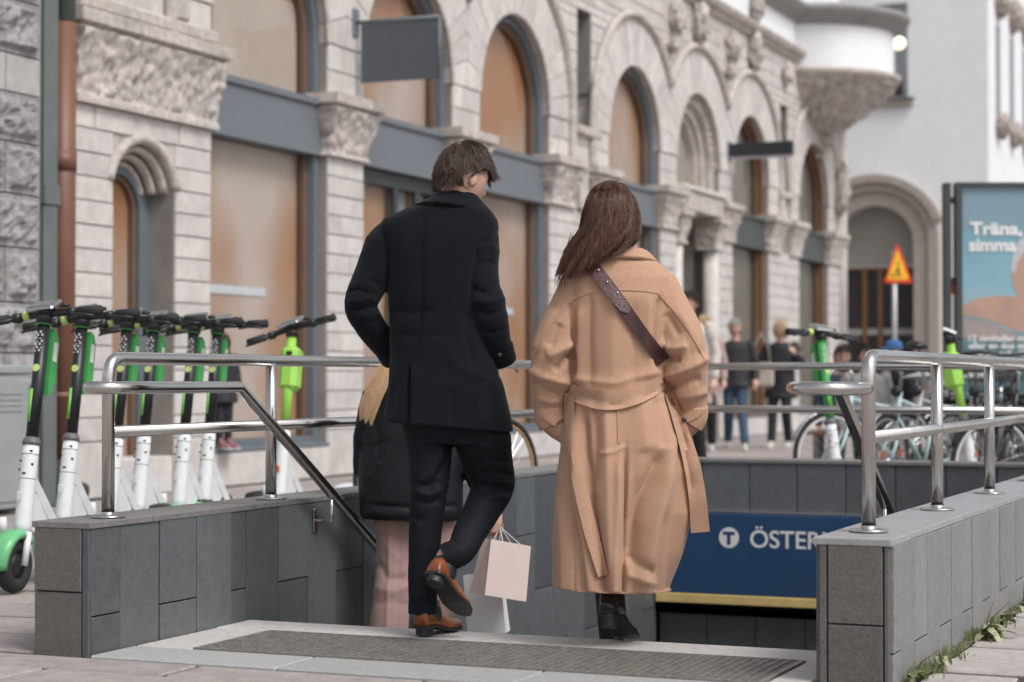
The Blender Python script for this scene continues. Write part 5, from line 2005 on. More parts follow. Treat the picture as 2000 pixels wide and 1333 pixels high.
shoe(mt, Ml, LEATHER, SOLE, .285, heel=.024, laces=True, m_lace=LACE)
shoe(mt, Mr, LEATHER, SOLE, .275, heel=.024, laces=True, m_lace=LACE)
for a in ([(AR2, .044), (AR, .043), (Mr @ Vector((0, .085, .05)), .038)], [(826, 1180, 0, .044), (AL, .042), (Ml @ Vector((0, .085, .05)), .036)]):
    mb = MB()
    man.limb(mb, a)
    mb.build('sock', BLACKP, mt, True)


def scalp_hair(parent, M, sc_, region, crown, n, length, r0, m, seed=1, lift=.010, extra=None, off0=.004, curl=.25, name='hair', cap=1.035, down=.35, zlen=False):
    rn = random.Random(seed)
    A = Vector((.078, .100, .120)) * sc_
    polys = []
    cr = Vector(crown).normalized()
    tries = 0
    while len(polys) < n and tries < n * 30:
        tries += 1
        d = Vector((rn.gauss(0, 1), rn.gauss(0, 1), rn.gauss(0, 1))).normalized()
        if not region(d): continue
        p = d.copy()
        pts = []
        Ls = length * rn.uniform(.6, 1.15) * ((.45 + .55 * max(0, min(1, (d.z + .5) / .9))) if zlen else 1)
        st_ = Ls / 7
        lf = lift * rn.uniform(.3, 1.4)
        ph = rn.uniform(0, 6.28)
        o0 = off0 * rn.uniform(.2, 2.2)
        for k in range(8):
            e = 1 + (o0 + lf * (k / 7) ** 2) / .1
            q = Vector((p.x * A.x * e, p.y * A.y * e, p.z * A.z * e))
            pts.append(M @ q)
            fl = (p - cr * p.dot(cr))
            if fl.length < 1e-4: fl = Vector((rn.uniform(-1, 1), rn.uniform(-1, 1), 0))
            fl = fl.normalized() + Vector((0, 0, -down))
            sw = noise.noise_vector(p * 3.2 + Vector((seed * 3.7, 0, 0))) * curl
            fl = fl + sw + Vector((rn.uniform(-.06, .06), rn.uniform(-.06, .06), rn.uniform(-.06, .06)))
            fl = fl - p * fl.dot(p)
            p = (p + fl.normalized() * st_ / .1).normalized()
        polys.append(pts)
    if extra: polys += extra
    V, Fc = strands(polys, r0, r0 * .25)
    mb = MB().add(V, Fc)
    # cap below the strands
    rings = []
    bm = bmesh.new()
    bmesh.ops.create_icosphere(bm, subdivisions=4, radius=1)
    dele = [v for v in bm.verts if not region(v.co.normalized())]
    bmesh.ops.delete(bm, geom=dele, context='VERTS')
    for v in bm.verts: v.co = Vector((v.co.x * A.x * cap, v.co.y * A.y * cap, v.co.z * A.z * cap))
    bm.verts.index_update()
    mb.add([M @ v.co for v in bm.verts], [[v.index for v in f.verts] for f in bm.faces])
    bm.free()
    me = mb.mesh('hair')
    return link(name, me, m, parent, True)


def man_region(d):
    if d.z > .52: return True
    if (d - Vector((math.copysign(.97, d.x), -.08, -.12))).length < .36: return False
    if d.y < -.10: return d.z > -.50 - .25 * d.y * 0
    if d.y < .25: return d.z > .05
    return d.z > .45


rn = random.Random(4)
ext = []
for k in range(220):
    u, v = rn.random(), rn.random()
    a = man.P(920 + 22 * u, 302 + 24 * u + rn.uniform(-4, 4), -.03 + .10 * v)
    b_ = man.P(944 + 12 * u + rn.uniform(-4, 4), 310 + 22 * u, -.03 + .10 * v)
    c_ = man.P(962 + 9 * u + rn.uniform(-6, 6), 328 + 18 * u, -.03 + .10 * v)
    d = man.P(964 + 9 * u + rn.uniform(-10, 8), 338 + 14 * u + rn.uniform(-8, 8), -.03 + .10 * v)
    pts = []
    for i in range(9):
        t = i / 8
        pts.append(a * (1 - t) ** 3 + b_ * 3 * t * (1 - t) ** 2 + c_ * 3 * t * t * (1 - t) + d * t ** 3)
    ext.append(pts)
scalp_hair(mt, headM, 1.03, man_region, (-.25, -.45, .85), 4600, .058, .0008, HAIR_M, 3, .009, ext, .0075, .65, cap=1.055, zlen=True)

# ================================================================== the woman
wom = Person('woman seen from behind in a long belted camel coat with long brown hair', 1210, 1255, 7.20, .004)
wt = wom.t
Mb = foot_M(wom, (1184, 1222, -.10), (1242, 1251, .15), (-.05, .14, 1))
BA, BT = Mb @ Vector((0, .06, .085)), Mb @ Vector((0, .055, .17))
headW = Matrix.Translation(wom.P(1192, 427, .0)) @ Matrix.Rotation(math.radians(-14), 4, 'Z') @ Matrix.Rotation(math.radians(-8), 4, 'X') @ Matrix.Rotation(math.radians(5), 4, 'Y')
mb = MB()
head_geo(mb, headW, .93)
wom.limb(mb, [(1200, 440, .0, .047), (1215, 480, 0, .048), (1222, 510, 0, .056)])
wom.rows(mb, [(510, 508, 1165, 1270, 0, .06), (545, 540, 1125, 1290, 0, .08), (620, 620, 1135, 1280, 0, .09), (740, 740, 1145, 1270, 0, .08), (830, 830, 1125, 1300, 0, .10), (880, 880, 1125, 1300, 0, .10)])
for a in ([(1140, 555, 0, .045), (1115, 610, 0, .042), (1085, 700, 0, .038), (1084, 780, .05, .030), (1125, 830, .08, .024)], [(1280, 555, 0, .045), (1305, 610, 0, .042), (1335, 700, 0, .038), (1340, 780, .05, .030), (1305, 830, .08, .024)],
          [(1160, 870, .03, .075), (1170, 1000, .16, .052), (1178, 1130, .21, .024), (1184, 1240, .255, .021), (1188, 1270, .275, .020)], [(1260, 870, 0, .075), (1245, 1000, .06, .052), (1226, 1110, .0, .040), (BT, .033), (BA, .030)]):
    wom.limb(mb, a)
hand_geo(mb, Matrix.Translation(wom.P(1130, 834, .09)), 1, .5, .85)
hand_geo(mb, Matrix.Translation(wom.P(1300, 834, .09)), -1, .5, .85)
me = remesh(mb, .0055, 2)
link('body', me, SKIN, wt, True)
TIGHT = mat('black_tights', (.02, .02, .024), .7)
mb = MB()
wom.limb(mb, [(1228, 1090, .0, .048), (1222, 1125, -.01, .042), (BT, .038), (BA, .036)])
mb.build('stocking', TIGHT, wt, True)
mb = MB()
wom.limb(mb, [(1176, 1100, .2, .042), (1182, 1180, .24, .034), (1188, 1262, .27, .031)])
mb.build('stocking', TIGHT, wt, True)
mb = MB()
wom.rows(mb, [(487, 492, 1192, 1262, .0, .06), (503, 505, 1152, 1272, .0, .085), (524, 520, 1122, 1296, 0, .112), (548, 542, 1106, 1312, 0, .13), (585, 580, 1106, 1312, 0, .145), (640, 640, 1110, 1304, 0, .15), (700, 700, 1115, 1297, 0, .15), (748, 742, 1118, 1292, 0, .148), (800, 790, 1108, 1308, 0, .165), (860, 850, 1096, 1335, 0, .185), (930, 920, 1087, 1348, 0, .20), (1000, 1000, 1082, 1346, 0, .205), (1080, 1080, 1080, 1330, 0, .205), (1146, 1152, 1079, 1312, 0, .20)])
wom.limb(mb, [(1132, 548, 0, .065), (1117, 600, -.01, .080), (1096, 648, -.02, .084), (1082, 700, -.02, .083), (1080, 742, .0, .077), (1075, 778, .02, .064), (1074, 806, .03, .054), (1086, 830, .03, .048), (1110, 846, .03, .044)])
wom.limb(mb, [(1284, 545, 0, .063), (1302, 598, -.01, .079), (1325, 650, -.02, .083), (1337, 705, -.02, .082), (1341, 750, .0, .074), (1346, 780, .02, .064), (1352, 806, .03, .052), (1340, 830, .03, .047), (1314, 846, .03, .044)])
me = remesh(mb, .0055, 3)
L_ = [
    # arms set off from the back
    ([(1292, 570), (1282, 620), (1280, 680), (1292, 740)], 6, -.014), ([(1110, 580), (1122, 640), (1121, 700), (1120, 745)], 6, -.016),
    ([(1134, 590), (1130, 680), (1136, 760)], 8, .011), ([(1152, 560), (1150, 660), (1154, 770)], 9, -.009), ([(1268, 570), (1266, 660), (1270, 760)], 9, .007), ([(1238, 580), (1240, 660), (1236, 770)], 11, -.006), ([(1200, 560), (1196, 760)], 18, .007),
    # left sleeve
    ([(1128, 690), (1108, 698), (1082, 726)], 7, -.020), ([(1128, 668), (1098, 684), (1066, 700)], 10, .015), ([(1030, 718), (1062, 738), (1095, 748), (1126, 756)], 10, .016), ([(1036, 742), (1070, 766), (1106, 776)], 8, -.015), ([(1046, 774), (1072, 786), (1098, 784)], 7, .009), ([(1040, 690), (1056, 650), (1085, 600)], 12, .008), ([(1070, 680), (1095, 630)], 9, -.009),
    # right sleeve
    ([(1282, 690), (1305, 702), (1332, 700)], 7, -.020), ([(1284, 668), (1312, 682), (1346, 676)], 10, .015), ([(1284, 742), (1320, 732), (1352, 716), (1388, 694)], 10, .017), ([(1296, 760), (1332, 754), (1372, 736)], 8, -.015), ([(1310, 778), (1345, 778), (1386, 764)], 8, .010), ([(1318, 600), (1345, 640), (1368, 690)], 12, .008), ([(1300, 610), (1330, 660)], 9, -.009),
    # skirt of the coat
    ([(1222, 850), (1221, 960), (1219, 1060), (1214, 1300)], 3.4, -.024), ([(1209, 860), (1208, 980), (1203, 1100), (1196, 1300)], 9, .013), ([(1240, 880), (1240, 1000), (1236, 1300)], 10, -.007), ([(1165, 888), (1200, 883), (1226, 870)], 4, .006),
    ([(1304, 872), (1278, 920), (1252, 968), (1236, 1015), (1226, 1110)], 15, -.032), ([(1312, 840), (1300, 950), (1280, 1030), (1262, 1120), (1250, 1300)], 17, .028), ([(1332, 820), (1332, 940), (1318, 1060), (1296, 1300)], 10, -.020), ([(1350, 850), (1340, 1040), (1314, 1300)], 10, .012), ([(1300, 980), (1288, 1080), (1272, 1300)], 10, -.014),
    ([(1222, 1082), (1252, 1106), (1284, 1126)], 10, -.015), ([(1220, 1120), (1252, 1134), (1290, 1142)], 9, .010),
    ([(1160, 760), (1164, 860), (1160, 960)], 10, -.014), ([(1182, 760), (1186, 900), (1188, 1000), (1192, 1300)], 13, .014), ([(1136, 760), (1142, 880), (1156, 980), (1174, 1090), (1200, 1300)], 9, -.030), ([(1120, 800), (1122, 960), (1138, 1060), (1170, 1300)], 10, .014), ([(1096, 850), (1108, 960), (1130, 1060), (1160, 1300)], 10, -.016), ([(1092, 950), (1100, 1080), (1104, 1300)], 13, .011), ([(1120, 950), (1122, 1300)], 3, -.005),
    ([(1250, 770), (1264, 890)], 20, .011), ([(1284, 770), (1298, 880)], 10, -.011),
    ([(1090, 764), (1200, 792), (1320, 754)], 8, -.012), ([(1090, 738), (1200, 750), (1320, 716)], 10, .010)]
folds(me, wom.base, L_, .0024, 4)
wcoat = link('coat', me, CAMEL, wt, True)
bv = BVHTree.FromPolygons([v.co.copy() for v in me.vertices], [tuple(p.vertices) for p in me.polygons])
wom.collar([(1226, 37, 490, 4, 9, .060, .0), (1226, 43, 492, 4, 9, .070, .0), (1218, 68, 511, 2, 7, .112, .0), (1219, 60, 516, 2, 6, .098, .0)], CAMEL)
for sm in ([(1106, 594), (1128, 580), (1160, 569), (1200, 566), (1250, 567), (1284, 572), (1292, 582)], [(1110, 592), (1085, 622), (1060, 660), (1043, 695)], [(1288, 575), (1315, 605), (1345, 645), (1366, 680), (1380, 705)], [(1207, 795), (1208, 830), (1209, 866)]):
    wom.drape(bv, sm, 4, CAMEL, 'seam', .001, .0022, wcoat, na=3, sub=8)
belt = wom.drape(bv, [(1112, 762), (1135, 772), (1170, 781), (1205, 782), (1245, 772), (1275, 758), (1296, 746)], [26, 34, 38, 36, 34, 32, 24], CAMEL, 'belt', .008, .006)
wom.drape(bv, [(1112, 768), (1112, 820), (1120, 880), (1135, 960), (1155, 1040), (1178, 1125)], [18, 22, 24, 26, 28, 20], CAMEL, 'belt_tie', .012, .005, belt)
wom.drape(bv, [(1306, 768), (1318, 800), (1335, 850), (1352, 910), (1362, 970), (1368, 1040)], [16, 20, 26, 32, 34, 37], CAMEL, 'belt_tie', .014, .006, belt, free=True)
STRAP = mat('burgundy_strap', (.045, .014, .017), .45, var=.25, vs_=30, bump=.1, bs=200)
CROC = mat('croc_strap', (.11, .055, .06), .25, var=.4, vs_=55, bump=.5, bs=110, stretch=(1, 1, 2.5), coat=.3)
bag_strap = tag(thing('bag_strap', 'burgundy leather bag strap running diagonally across the camel coat', 'strap', MW[wt.name].translation + Vector((0, 0, .9)), 0), None)
sp1 = wom.drape(bv, [(1146, 510), (1165, 530), (1200, 575), (1232, 620), (1262, 662), (1297, 706)], 25, STRAP, 'strap_band', .010, .004)
sp2 = wom.drape(bv, [(1150, 513), (1168, 535), (1195, 570), (1218, 598), (1230, 608)], [22, 24, 24, 22, 8], CROC, 'strap_pad', .016, .004)
for o in (sp1, sp2):
    o.data.transform(MW[bag_strap.name].inverted() @ MW[wt.name])
    o.parent = bag_strap
for q in ((1169, 528), (1186, 551), (1206, 572)):
    hit = bv.ray_cast(Vector((-wom.base[0], -wom.base[1], HC - wom.base[2])), (wom.P(q[0], q[1]) - Vector((-wom.base[0], -wom.base[1], HC - wom.base[2]))).normalized())
    pp = wom.P(q[0], q[1], (hit[0].y if hit[0] else -.14) - .023)
    o = MB().ell(pp, (.0042, .003, .0042), 10, 6).build('stud', SSILV, bag_strap, True)
    o.data.transform(MW[bag_strap.name].inverted() @ MW[wt.name])
# cuffs
for pts, tabp in (([(1074, 792, .025, .060), (1076, 811, .03, .061), (1084, 827, .03, .060)], [(1050, 797), (1066, 812), (1088, 826)]), ([(1352, 792, .025, .058), (1350, 811, .03, .060), (1342, 827, .03, .059)], [(1336, 820), (1358, 808), (1377, 790)])):
    mb = MB()
    wom.limb(mb, pts)
    cu_ = mb.build('cuff', CAMEL, wt, False, auto=45)
    bv2 = BVHTree.FromPolygons([v.co.copy() for v in cu_.data.vertices], [tuple(p.vertices) for p in cu_.data.polygons])
    wom.drape(bv2, tabp, 17, CAMEL, 'cuff_tab', .003, .004, cu_)
    q = tabp[-1] if tabp[0][0] < 1200 else tabp[0]
    hit = bv2.ray_cast(Vector((-wom.base[0], -wom.base[1], HC - wom.base[2])), (wom.P(q[0], q[1]) - Vector((-wom.base[0], -wom.base[1], HC - wom.base[2]))).normalized())
    if hit[0]:
        MB().ell(wom.P(q[0], q[1], hit[0].y - .010), (.009, .004, .009), 12, 8).build('button', BUTTON, cu_, True)
# boots
shoe(wt, Mb, BOOTL, SOLE, .262, [(0, .058, .05), (0, .056, .09), (0, .054, .12), (0, .050, .155)], heel=.046, name='ankle_boot')
lab = MB().cbox(-.006, .006, -.001, .004, .155, .20, .001).build('pull_tab', BOOTL, wt)
lab.data.transform(Mb)
Mb2 = foot_M(wom, (1192, 1300, .22), (1205, 1290, .46), (0, 0, 1))
Mb2.translation.z = -.15
shoe(wt, Mb2, BOOTL, SOLE, .262, [(0, .045, .06), (0, .05, .10), (0, .055, .13), (0, .06, .16)], heel=.046, name='ankle_boot')

# long hair: guide curves fanned out and filled with strands
G = [[(1178, 368, .07), (1163, 364, .02), (1149, 392, -.03), (1134, 440, -.04), (1112, 490, -.06), (1096, 540, -.08)],
     [(1184, 362, .05), (1173, 358, -.03), (1162, 388, -.095), (1152, 440, -.115), (1128, 492, -.13), (1103, 547, -.14)],
     [(1188, 360, .04), (1185, 354, -.04), (1181, 386, -.115), (1173, 440, -.14), (1148, 492, -.152), (1118, 542, -.158)],
     [(1192, 360, .04), (1194, 354, -.04), (1201, 386, -.115), (1201, 440, -.138), (1182, 484, -.152), (1146, 526, -.158)],
     [(1198, 362, .05), (1210, 357, -.03), (1224, 388, -.085), (1228, 438, -.11), (1214, 474, -.132), (1174, 509, -.152)],
     [(1204, 368, .07), (1222, 364, .02), (1238, 392, -.02), (1245, 434, -.04), (1241, 464, -.07), (1208, 494, -.12)],
     [(1204, 372, .09), (1222, 372, .06), (1236, 398, .045), (1242, 434, .03), (1240, 458, .01), (1233, 478, -.03)]]
GP = [[wom.P(*p) for p in g] for g in G]
rn = random.Random(8)


def cr(ps, t):
    n = len(ps) - 1
    u = min(t * n, n - 1e-6)
    i = int(u)
    t = u - i
    p0, p1, p2, p3 = [ps[min(max(k, 0), n)] for k in (i - 1, i, i + 1, i + 2)]
    return .5 * ((2 * p1) + (p2 - p0) * t + (2 * p0 - 5 * p1 + 4 * p2 - p3) * t * t + (3 * p1 - p0 - 3 * p2 + p3) * t ** 3)


polys = []
for k in range(6500):
    u = rn.random() * (len(GP) - 1)
    lay_ = rn.random() ** 1.6
    clump = round(u * 9) / 9
    u2 = u * .6 + clump * .4
    i = min(int(u2), len(GP) - 2)
    f_ = u2 - i
    pts = []
    tmax = rn.uniform(.78, 1.0)
    nn = 12
    ph = rn.uniform(0, 6.28)
    for q in range(nn):
        t = q / (nn - 1)
        tt = t * min(tmax, 1)
        p = cr([GP[a][0:][0:] and GP[a][0] for a in range(len(GP))], 0) if False else None
        # interpolate across guides with a spline
        a0, a1, a2, a3 = [cr(GP[min(max(x, 0), len(GP) - 1)], tt) for x in (i - 1, i, i + 1, i + 2)]
        p = .5 * ((2 * a1) + (a2 - a0) * f_ + (2 * a0 - 5 * a1 + 4 * a2 - a3) * f_ ** 2 + (3 * a1 - a0 - 3 * a2 + a3) * f_ ** 3)
        p = p.copy()
        p.y += lay_ * .030 * min(1, t * 2.5)
        wv = .017 * t * math.sin(t * 10 + clump * 5.3) + .005 * t * math.sin(t * 17 + ph)
        p.x += wv + rn.uniform(-.0016, .0016)
        p.y += .012 * t * math.cos(t * 8 + clump * 7.1) * (1 if t > .2 else 0)
        p.z += rn.uniform(-.0012, .0012)
        if t > .75: p.x += (t - .75) * .05 * (clump % 1 - .5)
        pts.append(p)
    polys.append(pts)
for k in range(60):     # fly-away wisps at the left
    a = wom.P(1120 + rn.uniform(-10, 15), 470 + rn.uniform(-20, 30), -.06)
    b_ = wom.P(1100 + rn.uniform(-12, 10), 510 + rn.uniform(-10, 20), -.07)
    c_ = wom.P(1090 + rn.uniform(-8, 12), 545 + rn.uniform(-15, 25), -.07)
    polys.append([a * (1 - t) ** 2 + b_ * 2 * t * (1 - t) + c_ * t * t for t in [i / 8 for i in range(9)]])
V, Fc = strands(polys, .0009, .0003)
mb = MB().add(V, Fc)
# solid mass under the strands
rings = []
for q in range(14):
    t = q / 13 * .93
    ring = []
    for x in range(25):
        u = x / 24 * (len(GP) - 1)
        i = min(int(u), len(GP) - 2)
        f_ = u - i
        p = (cr(GP[i], t) * (1 - f_) + cr(GP[i + 1], t) * f_)
        p.y += .004 + .014 * min(1, t * 2)
        p.z -= .004
        ring.append(p)
    rings.append(ring)
mb.loft(rings, False, closed=False)
link('hair', mb.mesh('hair'), HAIR_W, wt, True)

# ================================================================== the girl ahead of the man
girl = Person('person in a black padded coat and pink trousers, mostly hidden behind the man', 803, 1377, 8.6, -.45)
gt = girl.t
gh = Matrix.Translation(girl.P(805, 672, .02)) @ Matrix.Rotation(math.radians(-10), 4, 'Z')
mb = MB()
head_geo(mb, gh, .95)
girl.limb(mb, [(805, 690, .0, .045), (804, 730, 0, .046), (803, 760, 0, .06)])
girl.rows(mb, [(745, 745, 750, 856, 0, .05), (780, 780, 735, 872, 0, .08), (900, 900, 750, 858, 0, .08), (1010, 1010, 740, 866, 0, .10)])
girl.limb(mb, [(742, 775, 0, .04), (722, 850, 0, .036), (712, 912, .06, .03), (712, 930, .08, .028)])
girl.limb(mb, [(866, 775, 0, .04), (905, 880, -.02, .036), (955, 985, -.03, .028), (972, 1008, -.03, .024)])
girl.limb(mb, [(772, 1000, 0, .07), (770, 1120, -.03, .05), (756, 1240, -.06, .04), (756, 1360, -.05, .034)])
girl.limb(mb, [(848, 1000, 0, .07), (850, 1130, .08, .05), (850, 1330, .12, .04), (850, 1420, .13, .034)])
Mh = Matrix.Translation(girl.P(971, 1008, -.03)) @ Matrix.Rotation(.25, 4, 'Y') @ Matrix.Rotation(math.radians(90), 4, 'Z')
hand_geo(mb, Mh, 1, 1.25, .86)
hand_geo(mb, Matrix.Translation(girl.P(712, 925, .08)), 1, .5, .86)
me = remesh(mb, .0048, 1)
link('body', me, SKIN, gt, True)
mb = MB()
girl.rows(mb, [(722, 722, 765, 842, 0, .07), (742, 742, 735, 872, 0, .10), (770, 770, 715, 890, 0, .12), (850, 850, 704, 900, 0, .15), (940, 940, 700, 904, 0, .16), (990, 990, 702, 906, 0, .165), (1003, 1003, 702, 906, 0, .168), (1012, 1016, 708, 900, 0, .155)])
girl.limb(mb, [(735, 770, 0, .06), (715, 840, -.01, .052), (709, 900, .02, .046), (709, 925, .04, .04)])
girl.limb(mb, [(872, 772, 0, .06), (905, 870, -.01, .05), (940, 955, -.03, .044), (962, 995, -.03, .036)])
me = remesh(mb, .008, 3)
folds(me, girl.base, [([(700, 880), (735, 870), (760, 860)], 6, -.006), ([(715, 800), (740, 850), (735, 900)], 6, -.006), ([(705, 985), (800, 992), (905, 988)], 4, -.008), ([(720, 940), (745, 900)], 7, .006), ([(702, 840), (716, 838)], 4, -.006), ([(698, 870), (714, 868)], 4, -.006)], .006, 7)
PUFF = mat('black_padded', (.007, .0085, .011), .6, spec=.3, var=.15, vs_=30, bump=.1, bs=40)
link('padded_coat', me, PUFF, gt, True)
mb = MB()
girl.rows(mb, [(990, 990, 728, 880, 0, .10), (1030, 1030, 730, 885, 0, .105)])
girl.limb(mb, [(776, 1010, 0, .093), (774, 1080, -.01, .088), (770, 1130, -.03, .084), (764, 1180, -.05, .082), (758, 1240, -.06, .084), (752, 1330, -.06, .088)])
girl.limb(mb, [(848, 1010, 0, .092), (850, 1090, .04, .085), (852, 1150, .09, .08), (850, 1250, .12, .075), (850, 1390, .13, .072)])
me = remesh(mb, .007, 3)
folds(me, girl.base, [([(730, 1090), (760, 1132), (800, 1130)], 9, -.008), ([(740, 1050), (785, 1100)], 10, .004), ([(725, 1146), (770, 1156), (815, 1138)], 9, .005), ([(725, 1180), (765, 1176), (810, 1186)], 10, -.004), ([(770, 1030), (790, 1028)], 5, -.007), ([(762, 990), (760, 1100), (752, 1290)], 4, .006), ([(778, 990), (780, 1100), (776, 1290)], 8, -.006)], .0015, 7)
PINK = mat('dusty_pink_cloth', (.36, .225, .205), .9, var=.12, vs_=120, bump=.1, bs=500, sheen=.2, bdist=.002)
link('trousers', me, PINK, gt, True)
for px_, py_, dy in ((752, 1360, -.04), (850, 1400, .14)):
    h_ = girl.P(px_, py_, dy)
    M = Matrix.Translation((h_.x, h_.y - .06, 0.0)) @ Matrix.Rotation(-.1, 4, 'Z')
    if dy > 0: M.translation.z = 0.0
    shoe(gt, M, mat('pale_trainer', (.5, .48, .46), .6), mat('pale_sole', (.6, .6, .58), .6), .24, heel=.02)
polys = []
for k in range(1300):
    u = rn.uniform(-1, 1)
    cl_ = math.sin(u * 9) * .5
    e = rn.uniform(.72, 1.12) + .12 * cl_
    g = [(795, 672, -.08), (770, 695, -.13), (750, 735, -.155), (730, 775, -.17), (711, 815, -.175)]
    spread = [3, 9, 12, 13, 12 + 8 * cl_]
    pp = [girl.P(a + u * s_ + rn.uniform(-1, 1), b_ + u * s_ * .45 + (e - 1) * 70 * (i / 4), c_ - .012 * (1 - abs(u)) + rn.uniform(-.004, .01)) for i, ((a, b_, c_), s_) in enumerate(zip(g, spread))]
    polys.append([cr(pp, t / 10) for t in range(11)])
V, Fc = strands(polys, .0010, .0003)
mb = MB().add(V, Fc)
link('ponytail', mb.mesh('p'), HAIR_B, gt, True)
scalp_hair(gt, gh, .96, lambda d: d.z > .5 or (d.y < 0 and d.z > -.6) or (d.y < .3 and d.z > .2), (0, -.6, .5), 500, .12, .0016, HAIR_B, 5, .006, None, .004, .2, 'hair')

# paper bags
def paper_bag(label, px, py_top, D, wid, dep, hei, rz, m, tilt=0.0, hand=None):
    l, d, z = cl(px, py_top, D)
    t = thing('paper_bag', label, 'bag', toW(l, d, z - hei), YAW + rz)
    t.rotation_euler = (0, tilt, YAW + rz)
    MW[t.name] = Matrix.Translation(t.location) @ t.rotation_euler.to_matrix().to_4x4()
    a, b_ = wid / 2, dep / 2
    th_ = .0012
    mb = MB()
    k = .90
    for s in (-1, 1):
        mb.add([(-a, s * b_, 0), (a, s * b_, 0), (a * .97, s * b_ * k * .6, hei), (-a * .97, s * b_ * k * .6, hei), (-a, s * (b_ - th_), 0), (a, s * (b_ - th_), 0), (a * .97, s * (b_ * k * .6 - th_), hei), (-a * .97, s * (b_ * k * .6 - th_), hei)], [(0, 1, 2, 3), (5, 4, 7, 6), (0, 3, 7, 4), (1, 5, 6, 2), (3, 2, 6, 7), (0, 4, 5, 1)])
    mb.build('panel', m, t)
    for s in (-1, 1):
        vv = [(s * a, -b_, 0), (s * a * .985, 0, 0), (s * a, b_, 0), (s * a * .97, -b_ * k * .6, hei), (s * a * .86, 0, hei), (s * a * .97, b_ * k * .6, hei), (s * a * .96, 0, hei * .35)]
        MB().add(vv, [(0, 1, 6), (1, 2, 6), (0, 6, 4, 3), (2, 5, 4, 6)]).build('gusset', m, t)
    MB().add([(-a, -b_, .001), (a, -b_, .001), (a, b_, .001), (-a, b_, .001)], [(0, 1, 2, 3)]).build('base', m, t)
    iv = MW[t.name].inverted()
    hp = iv @ (hand if hand is not None else MW[t.name] @ Vector((0, 0, hei + .13)))
    for s in (-1, 1):
        y = s * b_ * k * .6
        MB().tube([(-a * .42, y * 1.03, hei - .03), (-a * .42, y * 1.03, hei), Vector((-a * .30, y * .6, hei)).lerp(hp, .75), hp, Vector((a * .30, y * .6, hei)).lerp(hp, .75), (a * .42, y * 1.03, hei), (a * .42, y * 1.03, hei - .03)], .0022, 8).build('handle', mat('bag_cord', (.62, .58, .56), .6), t, True)
    return t


BAGP = mat('blush_paper', (.60, .49, .465), .75, var=.03, vs_=8)
BAGW = mat('white_paper', (.66, .65, .65), .75, var=.03, vs_=8)
hw_ = W(975, 1026, 8.57)
paper_bag('blush pink paper carrier bag hanging at the man\'s right, cord handles up', 972, 1058, 8.50, .205, .135, .235, math.radians(30), BAGP, math.radians(11), hw_)
paper_bag('white paper carrier bag hanging lower, partly behind the pink bag', 955, 1120, 8.68, .17, .09, .26, math.radians(-12), BAGW, math.radians(-6), hw_ + Vector((0, .05, 0)))

